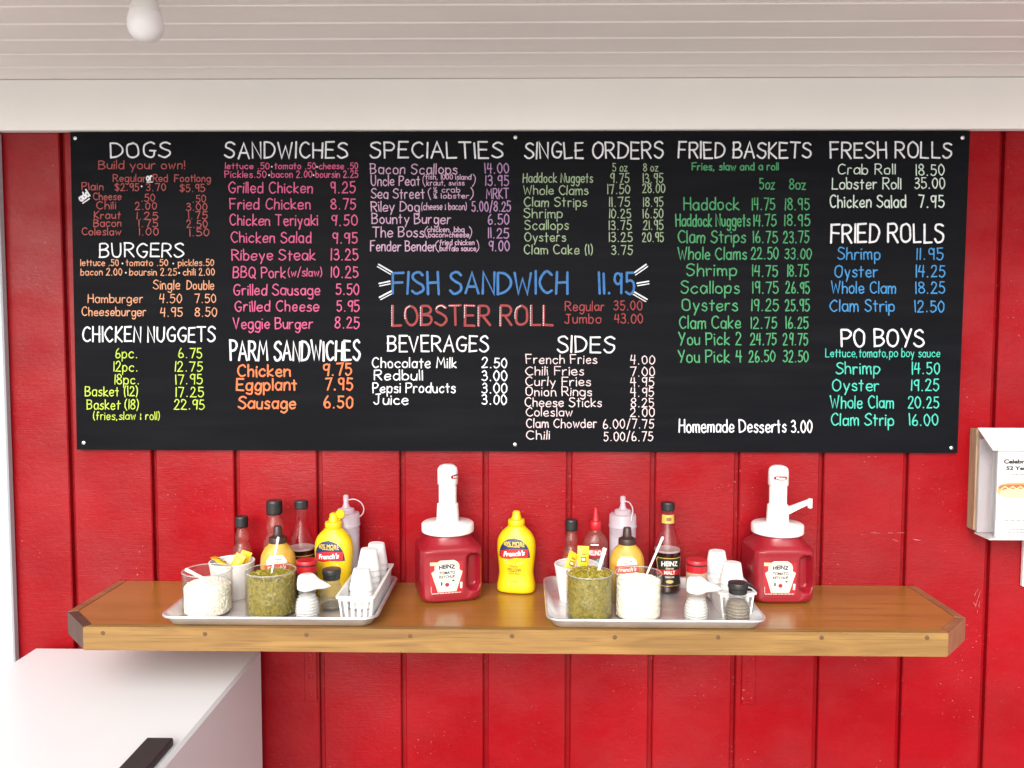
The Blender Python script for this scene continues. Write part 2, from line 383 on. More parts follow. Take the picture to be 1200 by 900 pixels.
# ------------------------------------------------------------------ lettering with a brush pen
GL = {
'A': '0,0 3,10 6,0|1.1,3.6 4.9,3.6', 'B': '0,0 0,10|s0,10 3.4,9.8 4.6,7.8 3.2,5.7 0,5.2|s0,5.2 3.6,5 5.2,2.8 3.6,.4 0,0',
'C': 's5.4,8.6 3.6,10 1.2,8.4 .2,5 1.2,1.6 3.4,0 5.6,1.4', 'D': '0,0 0,10|s0,10 3.2,9.4 5.5,6.8 5.5,3.4 3.4,.7 0,0',
'E': '4.6,10 0,10 0,0 4.8,0|0,5.2 4,5.2', 'F': '4.8,10 0,10 0,0|0,5.3 4,5.3',
'G': 's5.6,8.6 3.6,10 1.2,8.4 .2,5 1.2,1.6 3.4,0 5.3,1 5.8,3.8|6,4.2 3.4,4.2', 'H': '0,0 0,10|5,0 5,10|0,5.2 5,5.2', 'I': '0,0 0,10',
'J': 's3.4,10 3.4,3 2.6,.4 1.2,0 0,1.6|1.4,10 5,10', 'K': '0,0 0,10|4.6,10 0,4.4 5,0', 'L': '0,10 0,0 4.4,0', 'M': '0,0 .8,10 3.5,3.5 6.2,10 7,0',
'N': '0,0 0,10 4.8,0 4.8,10', 'O': 's3,10 .8,8.4 .1,5 .8,1.6 3,0 5.2,1.6 5.9,5 5.2,8.4 3,10', 'P': '0,0 0,10|s0,10 3.6,9.8 5,7.6 3.6,5.2 0,4.8',
'Q': 's3,10 .8,8.4 .1,5 .8,1.6 3,0 5.2,1.6 5.9,5 5.2,8.4 3,10|3.6,2.6 6.2,-.6', 'R': '0,0 0,10|s0,10 3.6,9.8 5,7.6 3.6,5.3 0,4.9|2,5 5.3,0',
'S': 's5,8.8 3.2,10 1,9.2 .5,7.2 2.4,5.6 4.6,4.2 5,2 3.2,.1 1.4,.2 0,1.6', 'T': '0,10 5.6,10|2.8,10 2.8,0',
'U': 's0,10 0,3.5 .9,.9 2.6,0 4.3,.9 5.2,3.5 5.2,10', 'V': '0,10 2.7,0 5.4,10', 'W': '0,10 1.9,0 3.8,7.5 5.7,0 7.6,10',
'X': '0,10 5,0|5,10 0,0', 'Y': '0,10 2.5,4.6|5,10 1.8,0', 'Z': '0,10 5,10 0,0 5,0',
'a': 's4.3,4.8 2.6,6.2 .8,5.4 .1,3 .8,.7 2.3,0 3.7,1 4.4,3|4.4,6 4.4,0', 'b': '0,10 0,0|s0,3 .8,5.4 2.3,6.1 3.9,5 4.3,3 3.7,.8 2.2,0 .6,.7 0,2',
'c': 's4,5 2.6,6.1 .9,5.2 .1,3 .9,.7 2.6,0 4.2,1.1', 'd': 's4.3,4.8 2.6,6.2 .8,5.4 .1,3 .8,.7 2.3,0 3.7,1 4.4,3|4.4,10 4.4,0',
'e': 's.2,3.1 2.4,3.1 4.2,3.5 3.8,5.4 2.3,6.1 .7,5.1 .1,2.8 .9,.6 2.5,0 4.2,1', 'f': 's3.4,9.2 2.5,10 1.6,9.2 1.3,7 1.3,0|0,5.6 3,5.6',
'g': 's4.3,4.8 2.6,6.2 .8,5.4 .1,3 .8,.7 2.3,0 3.7,1 4.4,3|s4.4,6 4.4,2 4.3,-1.5 3.5,-3.2 2,-3.5 .4,-2.6', 'h': '0,10 0,0|s0,3.4 .9,5.5 2.3,6.1 3.6,5.2 3.9,3.4 3.9,0',
'i': '0,6 0,0|0,8.4 0,8.5', 'j': 's2,6 2,-1.5 1.4,-3.2 0,-3|2,8.4 2,8.5', 'k': '0,10 0,0|3.5,6 0,2.6 3.8,0', 'l': '0,10 0,0',
'm': '0,6 0,0|s0,3.8 .8,5.6 1.8,6.1 2.8,5.4 3,3.8 3,0|s3,3.8 3.8,5.6 4.8,6.1 5.8,5.4 6,3.8 6,0', 'n': '0,6 0,0|s0,3.4 .9,5.5 2.3,6.1 3.6,5.2 3.9,3.4 3.9,0',
'o': 's2.2,6.1 .6,5.2 .1,3 .6,.8 2.2,0 3.8,.8 4.3,3 3.8,5.2 2.2,6.1', 'p': '0,6 0,-3.6|s0,3 .8,5.4 2.3,6.1 3.9,5 4.3,3 3.7,.8 2.2,0 .6,.7 0,2',
'q': 's4.3,4.8 2.6,6.2 .8,5.4 .1,3 .8,.7 2.3,0 3.7,1 4.4,3|4.4,6 4.4,-3.6', 'r': '0,6 0,0|s0,3.4 .8,5.3 1.9,6.1 3,5.7',
's': 's3.4,5.3 2.2,6.1 .8,5.5 .6,4.2 2,3.3 3.4,2.2 3.2,.6 1.8,0 .1,.8', 't': '1.5,9 1.5,0|0,6 3,6', 'u': 's0,6 0,2.2 .8,.4 2.1,0 3.3,.9 3.9,2.6|3.9,6 3.9,0',
'v': '0,6 2,0 4,6', 'w': '0,6 1.4,0 2.8,5 4.2,0 5.6,6', 'x': '0,6 3.8,0|3.8,6 0,0', 'y': '0,6 2.2,.6|4.2,6 1.2,-3.4', 'z': '0,6 3.6,6 0,0 3.8,0',
'0': 's2.2,10 .5,8 0,5 .5,2 2.2,0 3.9,2 4.4,5 3.9,8 2.2,10', '1': '.4,0 .4,10', '2': 's.2,7.8 1,9.7 2.8,9.8 3.8,8 3.3,5.6 1.6,2.6 0,0|0,0 4.4,0',
'3': 's.3,9 1.9,10 3.6,9 3.6,6.8 2.2,5.5 1.4,5.3|s1.4,5.3 3.3,5 4.2,3 3.5,.7 1.8,0 0,1.2', '4': '.9,10 .1,4.6 4.4,4.6|3.5,10 3.5,0',
'5': '3.9,10 .6,10 .5,5.6|s.5,5.6 2.3,6.2 4,4.8 4.1,2 2.5,.1 1,.1 0,1.2', '6': 's2.6,10 1.1,7.4 .2,4 .6,1 2.1,0 3.8,1 4.1,3 2.9,4.8 1.2,4.2 .3,2.6',
'7': '0,10 4.4,10 1.9,0', '8': 's2.2,5.4 .5,7 .6,9 2.2,10 3.8,9 3.9,7 2.2,5.4 .4,3.8 .2,1.4 2.2,0 4.2,1.4 4,3.8 2.2,5.4',
'9': 's3.8,8 2.5,10 .6,9.2 .2,7 1.2,5 2.9,5.2 3.8,7.4|4,9.8 3.6,0', '.': '0,.1 0,.25', ',': '.5,.4 0,-1.4', '(': 's1.4,10.6 .2,7.2 .2,2.4 1.4,-1.2',
')': 's0,10.6 1.2,7.2 1.2,2.4 0,-1.2', '/': '0,-1 3.2,11', '!': '.2,10 0,3.2|0,.1 0,.25', '$': 's4.6,8.4 3,9.4 1,8.8 .5,7.2 2.4,5.6 4.4,4.2 4.6,2.2 3,.6 1.4,.7 0,1.8|2.5,10.6 2.5,-.6',
'&': '.4,7.2 .4,5|.4,3.2 .4,1|0,.2 .8,.2', '+': '1.4,5 1.4,1|0,3 2.8,3', '*': '0,3.4 0,3.6', '-': '0,4 3,4',
'~': '.6,9.8 .6,6|3.4,9.6 .4,.6|s2.4,3.8 3.2,4.4 3.9,3.4 3,1.8 2.4,.4 4.4,.4',
}
def glyph(ch, jit=0):
    out = []
    for st in GL[ch].split('|'):
        sm = st[0] == 's'; p = [tuple(map(float, q.split(','))) for q in st.lstrip('s').split()]
        if jit: p = [(x+random.uniform(-jit, jit), y+random.uniform(-jit, jit)) for x, y in p]
        out.append(catmull(p, 5) if sm and len(p) > 2 else p)
    return out
GL_W = {ch: max(x for s in glyph(ch) for x, y in s) for ch in GL}
def ribbon(pts, hw, z0, v, f, dz=2e-5):
    """flat brush stroke with round ends; pts and widths in metres on the board, z0 = lift"""
    n = len(pts); b = len(v); lay = []
    def nrm(a, c):
        dx, dy = c[0]-a[0], c[1]-a[1]; L = math.hypot(dx, dy) or 1e-9; return (-dy/L, dx/L)
    for i, p in enumerate(pts):
        if i == 0: m = nrm(pts[0], pts[1]); k = 1
        elif i == n-1: m = nrm(pts[-2], pts[-1]); k = 1
        else:
            a, c = nrm(pts[i-1], p), nrm(p, pts[i+1]); s = (a[0]+c[0], a[1]+c[1]); L = math.hypot(*s) or 1e-9
            m = (s[0]/L, s[1]/L); k = min(1/max(m[0]*a[0]+m[1]*a[1], .3), 1.8)
        h = hw*k*random.uniform(.9, 1.1); lay.append((p, m, h))
    def cap(p, m, h, sgn, z):
        c0 = len(v); v.append((p[0], p[1], z)); N = 6
        for j in range(N+1):
            a = math.pi*j/N; t = (m[1]*sgn, -m[0]*sgn)
            v.append((p[0]+h*(m[0]*math.cos(a)+t[0]*math.sin(a)), p[1]+h*(m[1]*math.cos(a)+t[1]*math.sin(a)), z))
        for j in range(N): f.append((c0, c0+1+j, c0+2+j))
    idx = []
    for i, (p, m, h) in enumerate(lay):
        z = z0 + dz*i; idx.append((len(v), len(v)+1)); v.append((p[0]+m[0]*h, p[1]+m[1]*h, z)); v.append((p[0]-m[0]*h, p[1]-m[1]*h, z))
    for a, c in zip(idx, idx[1:]): f.append((a[0], a[1], c[1], c[0]))
    cap(*lay[0], -1, z0); cap(*lay[-1], 1, z0 + dz*(n-1))
BOARD_Y = -.0135
def write(name, s, x0, x1, yb, h, m, parent, org, wpx=None, slope=0, rot=0, dots=None):
    """write a string between photo pixels x0..x1 on the base line yb, capital height h, on the board's face"""
    adv = []; x = 0
    for ch in s:
        if ch == ' ': x += 3.6; adv.append(None); continue
        x += .8*(ch == '.'); adv.append(x); x += GL_W[ch] + (2.0 if ch not in '.,*' else 3.0)
    total = max(a + GL_W[c_] for a, c_ in zip(adv, s) if a is not None)
    k = (x1-x0)/max(total, .1); ky = h/10; v = []; f = []; zi = 0
    pxm = (U(x1, yb, 1, BOARD_Y).x - U(x0, yb, 1, BOARD_Y).x)/max(x1-x0, .1)
    hw = (wpx or max(.52, h*.058))*pxm*.96; dv = []; df = []
    for a, ch in zip(adv, s):
        if a is None: continue
        jy = random.uniform(-.2, .2); js = random.uniform(.96, 1.04); jr = random.uniform(-.035, .035)
        for st in glyph(ch, 0 if ch in '.*,' else .26):
            pts = []
            for gx, gy in st:
                X = (a + gx)*k + jr*gy*ky; Y = (gy*js + jy)*ky
                if rot: X, Y = X*math.cos(rot)-Y*math.sin(rot), X*math.sin(rot)+Y*math.cos(rot)
                q = U(x0 + X, yb - Y + slope*X, 1, BOARD_Y); pts.append((q.x - org.x, q.z - org.z))
            big = ch in '.*' or (ch in 'i!j' and len(st) == 2 and st[0][1] > 8)
            zi += 1; ribbon(pts, hw*(1.12 if big else 1), 4e-5*(zi % 7), v, f)
    vv = [(x, -z, y) for x, y, z in v]
    raw(name, vv, f, m, parent)
    if dots:
        for st_i, (a, ch) in enumerate(zip(adv, s)):
            if a is None: continue
            st = glyph(ch)[0]; L = 0
            P = []
            for p, q in zip(st, st[1:]):
                nseg = max(1, int(math.hypot((q[0]-p[0])*k, (q[1]-p[1])*ky)/1.9))
                P += [(p[0]+(q[0]-p[0])*t/nseg, p[1]+(q[1]-p[1])*t/nseg) for t in range(nseg)]
            for gx, gy in P[:13]:
                q = U(x0+(a+gx)*k-.9, yb-gy*ky, 1, BOARD_Y); c0 = len(dv); r = .00125
                dv.append((q.x-org.x, -.0007, q.z-org.z))
                for j in range(6): dv.append((q.x-org.x+r*math.cos(j*1.047), -.0007, q.z-org.z+r*math.sin(j*1.047)))
                for j in range(6): df.append((c0, c0+1+j, c0+1+(j+1) % 6))
        raw('dotted_outline', dv, df, dots, parent)['kind'] = 'stuff'

def ink(name, rgb, gain=.74): return mat('paint_'+name, tuple(min(.9, c*gain) for c in lin(rgb)), .6, var=((90, 90, 90), tuple(min(.9, c*gain*.72) for c in lin(rgb)), .45, .75))
BLACKB = mat('blackboard', (.0046, .0052, .0070), .5, spec=.045, bump=((6, 40, 220), .12, .0012), var=((3, 3, 30), (.0072, .0078, .0098), .45, .72))
I = dict(white=ink('white', (226, 228, 234), .86), dred=ink('dull_red', (176, 70, 70)), peach=ink('peach', (236, 164, 122)), lime=ink('lime', (190, 218, 62)),
         pink=ink('pink', (218, 84, 138)), orange=ink('orange', (240, 122, 62)), mauve=ink('mauve', (208, 168, 200)), purple=ink('purple', (176, 132, 182)), sage=ink('sage', (156, 180, 144)),
         blue=ink('blue', (30, 118, 192), .68), red=ink('red', (172, 36, 42), .6), green=ink('green', (58, 156, 98)), sky=ink('sky_blue', (50, 146, 214), .7), teal=ink('teal', (66, 204, 182)),
         mint=ink('mint', (214, 232, 222)), blush=ink('blush', (232, 212, 216)))
org = Vector((-.0225, BOARD_Y, 1.339))
mb = thing('menu_board', 'long black menu board with hand lettered food names and prices in many colours', 'menu board', org)
pts4 = [U(82, 150.5, 1, BOARD_Y), U(1137, 153.5, 1, BOARD_Y), U(1122, 531, 1, BOARD_Y), U(90, 527, 1, BOARD_Y)]
q4 = [(p.x-org.x, min(p.z-org.z, .7585)) for p in pts4]
pv = [(x, .0004, z) for x, z in q4] + [(x, .0125, z) for x, z in q4]
G().add(pv, [(0,1,2,3), (4,7,6,5), (0,4,5,1), (1,5,6,2), (2,6,7,3), (3,7,4,0)]).obj('panel', BLACKB, mb)
for px, py in ((88, 162), (604, 161), (1128, 161.5), (98, 519), (603.5, 521), (1115, 525)):
    q = U(px, py, 1, BOARD_Y) - org
    s_ = G().lathe([(.0046, 0), (.0044, .0012), (.0026, .0022), (.0, .0024)], 14, cap1=False).xf(Matrix.Translation((q.x, .0006, q.z)) @ Matrix.Rotation(R_(90), 4, 'X')).obj('screw', STEEL, mb, True)
def W(nm, rows, colr, h, **kw):
    for r in rows:
        s, x0, x1, yb = r[:4]; write(nm, s, x0, x1, yb, r[4] if len(r) > 4 else h, I[colr], mb, org, **kw)
W('heading', [('DOGS', 130, 199, 184.7, 17.5), ('BURGERS', 117, 215, 301, 16), ('CHICKEN NUGGETS', 97, 252, 400.3, 17), ('SANDWICHES', 264, 407, 185, 18),
  ('PARM SANDWICHES', 270, 421.5, 422, 22), ('SPECIALTIES', 434, 589, 185, 18), ('SINGLE ORDERS', 615, 777, 185.3, 18), ('FRIED BASKETS', 795.4, 950, 185, 18),
  ('FRESH ROLLS', 973.6, 1114.6, 185, 18), ('FRIED ROLLS', 974.3, 1105.6, 284, 21), ('PO BOYS', 986, 1082, 405.9, 20), ('BEVERAGES', 454.5, 572, 411.7, 17.5), ('SIDES', 653.7, 719.7, 412.6, 18)], 'white', 18)
W('item_note', [('Build your own!', 116, 216.5, 198)], 'dred', 9.8)
W('item_name', [('Regular', 132.6, 171, 212.8), ('Red', 179.5, 196.4, 213), ('Footlong', 204.5, 246.7, 213), ('Plain', 96, 121, 222.6), ('Cheese', 109.5, 142, 234.4),
  ('Chili', 113.5, 135.4, 245), ('Kraut', 110.4, 141, 256), ('Bacon', 110, 142, 265.5), ('Coleslaw', 96, 141.5, 275.4)], 'dred', 8.4)
W('item_price', [('$2.95', 134.8, 162.5, 223.5), ('3.70', 171.5, 194, 223.5), ('$5.95', 211, 240, 224.5), ('.50', 165.6, 181.6, 235.9), ('.50', 225.7, 241, 237), ('2.00', 158.8, 183.5, 245.5),
  ('3.00', 218.6, 242.7, 246.7), ('1.25', 160, 185, 256.9), ('1.75', 220.5, 243, 256.6), ('1.75', 162.5, 185, 265.8), ('2.50', 219, 243, 266.7), ('1.00', 163, 186, 275.7), ('1.50', 222, 245, 276.6)], 'dred', 8.4)
W('item_note', [('or', 171.8, 178, 211.4, 8), ('*', 166, 166.3, 221.5, 9)], 'white', 8, wpx=.8)
W('item_note', [('-', 171.5, 178.8, 216.3, 8)], 'white', 8, wpx=.6)
W('item_note', [('add', 95, 107, 236, 8)], 'white', 8, wpx=.95, rot=R_(33))
W('item_note', [('-', 98, 107.5, 240.2, 6)], 'white', 6, wpx=.7, rot=R_(33))
def note(segs, yb, h, col):
    for s, a, b in segs:
        if s == '*': W('item_note', [('*', a, a+.3, yb, h)], 'white', h, wpx=.85)
        else: W('item_note', [(s, a, b, yb, h)], col, h)
note([('lettuce .50', 94.7, 139), ('*', 143.5, 0), ('tomato .50', 147.5, 197), ('*', 203, 0), ('pickles.50', 209, 250.7)], 311.4, 7.4, 'peach')
note([('bacon 2.00', 94.7, 143), ('*', 147.5, 0), ('boursin 2.25', 152, 207), ('*', 210, 0), ('chili 2.00', 215, 251.3)], 322.5, 7.8, 'peach')
W('item_name', [('Single', 180, 210.6, 338.9, 10.5), ('Double', 219, 250.7, 339, 10.5), ('Hamburger', 103.3, 167.4, 354.7), ('Cheeseburger', 96, 171, 370)], 'peach', 10)
W('item_price', [('4.50', 187, 213, 354.7), ('7.50', 228.5, 253, 354.7), ('4.95', 188, 213.7, 370.7), ('8.50', 228.5, 254, 370.7)], 'peach', 10)
W('item_name', [('6pc.', 135.4, 160, 419.4), ('12pc.', 133, 160.3, 435), ('18pc.', 134, 162, 450), ('Basket (12)', 100, 161, 464), ('Basket (18)', 102, 162, 479.5), ('(fries,slaw & roll)', 109.5, 187, 491.6, 9)], 'lime', 11)
W('item_price', [('6.75', 209.4, 236.5, 419.4), ('12.75', 205, 237, 435), ('17.95', 205.7, 237, 450), ('17.25', 205.7, 238.4, 464.7), ('22.95', 204.4, 239.3, 479.5)], 'lime', 11)
note([('lettuce .50', 264, 315.5), ('*', 318.5, 0), ('tomato .50', 322, 370), ('*', 371.5, 0), ('cheese .50', 374, 419.4)], 198, 7.2, 'pink')
note([('Pickles.50', 263.6, 312), ('*', 315.5, 0), ('bacon 2.00', 318, 365.5), ('*', 367.5, 0), ('boursin 2.25', 370, 419.4)], 208, 7.8, 'pink')
W('item_name', [('Grilled Chicken', 268, 366, 226), ('Fried Chicken', 269.5, 363.6, 245), ('Chicken Teriyaki', 269, 372, 264), ('Chicken Salad', 271, 364.5, 284.3), ('Ribeye Steak', 272, 369, 304.7),
  ('BBQ Pork', 273.5, 334, 325.3), ('(w/slaw)', 338, 377, 323.5, 9.5), ('Grilled Sausage', 273.5, 374.7, 345.7), ('Grilled Cheese', 275, 373.4, 364.8), ('Veggie Burger', 273.5, 366, 385)], 'pink', 12.4)
W('item_price', [('9.25', 387.6, 416, 226), ('8.75', 388, 416.6, 245), ('9.50', 388.5, 418.7, 264.3), ('9.95', 390, 418.7, 285), ('13.25', 388, 419.4, 304.7), ('10.25', 388, 419.4, 325), ('5.50', 394, 420.6, 345), ('5.95', 395, 421, 364.8), ('8.25', 393, 420.6, 384.6)], 'pink', 12.4)
W('item_name', [('Chicken', 278.4, 340, 441), ('Eggplant', 277.5, 347.5, 457), ('Sausage', 279.7, 346, 478.6)], 'orange', 13.5, wpx=1.05)
W('item_price', [('9.75', 379, 412, 439.5), ('7.95', 381, 413, 457), ('6.50', 380, 413, 478)], 'orange', 13.5, wpx=1.0)
W('item_name', [('Bacon Scallops', 434, 535.6, 203.8), ('Uncle Peat', 435, 491.5, 217.4), ('Sea Street', 435, 497, 232.5), ('Riley Dog', 435, 491.5, 247.6), ('Bounty Burger', 436, 528, 262), ('The Boss', 436.7, 496.5, 277.8), ('Fender Bender', 434, 511, 294)], 'mauve', 11.5)
W('item_note', [('(', 495, 498, 217, 12), ('fish, 1000 island', 499, 552, 210.2), ('kraut, swiss', 500, 544, 217.2), (')', 554, 557, 217, 12), ('(', 502, 505, 232.5, 12), ('~ crab', 508, 539, 225.4), ('~ lobster', 508, 549.5, 232.4), (')', 551, 554, 232.5, 12),
  ('(cheese & bacon)', 494, 546.4, 245.8, 8), ('(', 497.5, 500.5, 278, 12), ('chicken, bbq', 501, 544, 271.8), ('bacon+cheese', 502, 549.5, 278), (')', 550, 552.5, 278, 12), ('(', 511, 514, 294, 12), ('fried chicken', 515.5, 555.7, 287), ('buffalo sauce', 515.5, 557.5, 294), (')', 558, 561, 294, 12)], 'mauve', 6.0, wpx=.5)
W('item_price', [('14.00', 568, 596, 203), ('13.95', 569, 596, 217.4), ('MRKT', 570, 596, 232.5), ('5.00/8.25', 553, 598, 247.6), ('6.50', 572, 596.4, 263), ('11.25', 571.7, 595.8, 279), ('9.00', 573, 596.7, 294)], 'purple', 11.5)
W('item_name', [('5 oz', 718, 735, 200.7, 9), ('8 oz', 754, 771, 200.7, 9), ('Haddock Nuggets', 613, 694.4, 213.7), ('Whole Clams', 613.6, 689, 228), ('Clam Strips', 614, 687.6, 242), ('Shrimp', 614, 659, 255.3), ('Scallops', 615, 666, 269), ('Oysters', 615, 662.7, 283), ('Clam Cake (1)', 614, 694.4, 297.6)], 'sage', 10.8)
W('item_price', [('9.75', 715.4, 737, 214), ('13.95', 753.6, 776.8, 214), ('17.50', 712, 738, 226.8), ('28.00', 753, 779, 225.6), ('11.75', 714, 737.6, 242), ('18.95', 754, 777, 242), ('10.25', 714, 739, 255.3), ('16.50', 753.6, 777, 255.3), ('13.75', 713.5, 739.5, 269),
  ('21.95', 754, 777, 269), ('13.25', 713.5, 740.7, 283), ('20.95', 753, 777.4, 283), ('3.75', 716.6, 741, 298.3)], 'sage', 10.5)
W('item_name', [('FISH SANDWICH', 460.7, 664.5, 344)], 'blue', 25, wpx=1.5)
W('item_price', [('11.95', 701.5, 742.8, 344)], 'blue', 24.5, wpx=1.4)
W('item_name', [('LOBSTER ROLL', 460, 648, 381.2)], 'red', 23, wpx=1.4, dots=I['white'])
W('item_name', [('Regular', 662.4, 708, 364), ('Jumbo', 662, 704, 378.7)], 'red', 10.8)
W('item_price', [('35.00', 719.4, 752.4, 363.3), ('43.00', 720, 753, 378.7)], 'red', 10.8)
for a, b in (((443, 311), (458.5, 320)), ((444.7, 333.6), (457, 331)), ((445.3, 349.7), (460, 342)), ((743.8, 321), (758, 311)), ((746.8, 333.3), (760.4, 331)), ((742.8, 343.5), (757.6, 352))):
    v = []; f = []; dx, dy = b[0]-a[0], b[1]-a[1]; L = math.hypot(dx, dy); nx, ny = -dy/L, dx/L
    for off, hw_ in ((-1.4, .0017), (1.6, .0012)):
        P = [U(a[0]+dx*t+nx*off, a[1]+dy*t+ny*off, 1, BOARD_Y) - org for t in (0, .5, 1)]
        ribbon([(p.x, p.z) for p in P], hw_, 3e-5, v, f)
    raw('ray_mark', [(x, -z, y) for x, y, z in v], f, I['white'], mb)
W('item_name', [('Chocolate Milk', 436, 534.7, 430.8), ('Redbull', 438.5, 495, 445.3), ('Pepsi Products', 437, 533.5, 460), ('Juice', 438.5, 477.7, 473.7)], 'white', 11.4, wpx=.75)
W('item_price', [('2.50', 565, 594, 430.8), ('3.00', 565, 594, 446), ('3.00', 565, 594, 460.4), ('3.00', 565, 593.5, 473.7)], 'white', 11.2, wpx=.75)
W('item_name', [('French Fries', 616.7, 699.4, 426), ('Chili Fries', 616, 684, 439.5), ('Curly Fries', 615.8, 692, 452), ('Onion Rings', 616, 693, 463.8), ('Cheese Sticks', 615, 704.6, 476.5), ('Coleslaw', 616.7, 670.4, 487.6), ('Clam Chowder', 616.7, 699, 501), ('Chili', 616.7, 644, 514.7)], 'blush', 10.2)
W('item_price', [('4.00', 738.5, 767.2, 426.8), ('7.00', 739, 767, 440.7), ('4.95', 739, 766, 452.7), ('4.95', 739, 766, 464.6), ('8.25', 739.5, 766, 477), ('2.00', 739, 767, 488), ('6.00/7.75', 706.8, 766, 501.8), ('5.00/6.75', 707.7, 764.7, 516.5)], 'blush', 10.2)
W('item_note', [('Fries, slaw and a roll', 811, 912, 199.2)], 'green', 8.4, wpx=.75)
W('item_name', [('5oz', 890.4, 907.7, 221.7, 12), ('8oz', 925, 944, 221.7, 12), ('Haddock', 801.6, 865.7, 245.8), ('Haddock Nuggets', 792.3, 878.7, 265), ('Clam Strips', 794.8, 873.4, 284.3), ('Whole Clams', 794.8, 874.4, 304), ('Shrimp', 804.7, 863, 323), ('Scallops', 797.9, 866.3, 343.5),
  ('Oysters', 799, 863.9, 364), ('Clam Cake', 796, 867.6, 384.6), ('You Pick 2', 795.4, 868.5, 404), ('You Pick 4', 795, 868.5, 424.4)], 'green', 14)
W('item_price', [('14.75', 881, 907.7, 245.8), ('18.95', 920, 948, 245.8), ('14.75', 883, 909, 264.6), ('18.95', 919.4, 948.4, 264.6), ('16.75', 882.4, 910.7, 284.3), ('23.75', 918, 947.7, 284.3), ('22.50', 880.5, 911.7, 303.4), ('33.00', 919.7, 950.5, 303.4, 12), ('14.75', 881.5, 911, 323.8), ('18.75', 922.5, 947, 323.8),
  ('19.75', 881.8, 911.7, 343.5), ('26.95', 921, 948.4, 343.5), ('19.25', 880.5, 912, 364), ('25.95', 920.6, 948, 364), ('12.75', 880, 910, 384.6), ('16.25', 921, 947, 384.6), ('24.75', 879.6, 909.5, 404), ('29.75', 918, 946.5, 404), ('26.50', 877.7, 908, 424), ('32.50', 918, 946.8, 424)], 'green', 13)
W('item_name', [('Homemade Desserts', 796, 921, 506.4)], 'white', 14.5, wpx=.85)
W('item_price', [('3.00', 927.5, 951.4, 506.8)], 'white', 14, wpx=.85)
W('item_name', [('Crab Roll', 981.7, 1048.9, 204, 11.5), ('Lobster Roll', 975.5, 1055.4, 221.4), ('Chicken Salad', 972.4, 1061, 243, 14)], 'mint', 12.5)
W('item_price', [('18.50', 1073, 1106, 205.4), ('35.00', 1071.7, 1106.9, 220.8), ('7.95', 1076.6, 1106, 243, 14)], 'mint', 12.5)
W('item_name', [('Shrimp', 981.4, 1031.3, 304), ('Oyster', 978.3, 1028, 324.4), ('Whole Clam', 974.3, 1049, 343.5), ('Clam Strip', 972.7, 1048, 364.8)], 'sky', 13.5)
W('item_price', [('11.95', 1073.9, 1105, 304), ('14.25', 1073, 1106.9, 324.4), ('18.25', 1073, 1106.9, 343.5), ('12.50', 1072, 1106, 365.5)], 'sky', 13.2)
W('item_note', [('Lettuce,tomato,po boy sauce', 967.5, 1101, 418.2)], 'teal', 9.5)
W('item_name', [('Shrimp', 979.5, 1030.4, 438), ('Oyster', 975.5, 1029.8, 457.7), ('Whole Clam', 973, 1046.7, 478), ('Clam Strip', 974, 1047, 498.4)], 'teal', 13.5)
W('item_price', [('14.50', 1068.3, 1100.7, 438), ('19.25', 1067.7, 1099.8, 457.7), ('20.25', 1064.3, 1100, 478), ('16.00', 1065.5, 1098.8, 498.4)], 'teal', 13)
# small scuffs on the wall paint
SCUFF = mat('bare_scuff', (.40, .14, .14), .7); v = []; f = []
for a in ((1141, 699, 1148, 687), (1143, 712, 1149, 690), (1139, 704, 1147, 711), (1145, 718, 1150, 700), (1040, 624, 1063, 624), (1041, 632, 1056, 634), (1062, 632, 1082, 634), (1017, 623, 1036, 625)):
    p, q = U(a[0], a[1], 1, -.0012), U(a[2], a[3], 1, -.0012)
    for s_ in range(3):
        t0 = random.random()*.6; t1 = t0 + random.uniform(.15, .4); j = random.uniform(-.0015, .0015)
        pp = [(p.x+(q.x-p.x)*t+j, p.z+(q.z-p.z)*t+j+random.uniform(-.0006, .0006)) for t in (t0, (t0+t1)/2, t1)]
        ribbon(pp, .00032, .0012, v, f)
raw('scuff', [(x, -z, y) for x, y, z in v], f, SCUFF, wall)

# ------------------------------------------------------------------ wooden shelf
ZS = 1.0126; sh = thing('wooden_shelf', 'varnished wooden wall shelf with clipped corners and plugged front edge', 'shelf', (-.0235, 0, ZS))
HX, YS, YF, CX, TH = .974, -.233, -.325, .083, .049
def slab(poly, z0, z1, b=.002):
    n = len(poly); cx = sum(p[0] for p in poly)/n; cy = sum(p[1] for p in poly)/n
    ins = [(x-(x-cx)/math.hypot(x-cx, y-cy)*b, y-(y-cy)/math.hypot(x-cx, y-cy)*b) for x, y in poly]
    return G().rings([[(x, y, z0) for x, y in ins], [(x, y, z0+b) for x, y in poly], [(x, y, z1-b) for x, y in poly], [(x, y, z1) for x, y in ins]])
e = .019; e2 = .024
def edge(a, b, an, bn, nm, m, th=TH, b_=.0025):     # strip between outer line a-b and inner line an-bn
    slab([a, b, bn, an], -th, .0004, b_).obj(nm, m, sh)
out_p = [(-HX, -.0015), (-HX, YS), (-HX+CX, YF), (HX-CX, YF), (HX, YS), (HX, -.0015)]
in_p = [(-HX+e, -.0015), (-HX+e, YS+e*.42), (-HX+CX+e*.45, YF+e), (HX-CX-e*.45, YF+e), (HX-e, YS+e*.42), (HX-e, -.0015)]
slab([in_p[0], in_p[1], in_p[2], in_p[3], in_p[4], in_p[5]], -TH+.012, -.0006, .0005).obj('top_panel', W_TOP, sh)
edge(out_p[0], out_p[1], in_p[0], in_p[1], 'end_edge', W_RED)
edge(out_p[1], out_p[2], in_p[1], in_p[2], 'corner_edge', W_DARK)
edge(out_p[2], out_p[3], in_p[2], in_p[3], 'front_edge', W_EDGE)
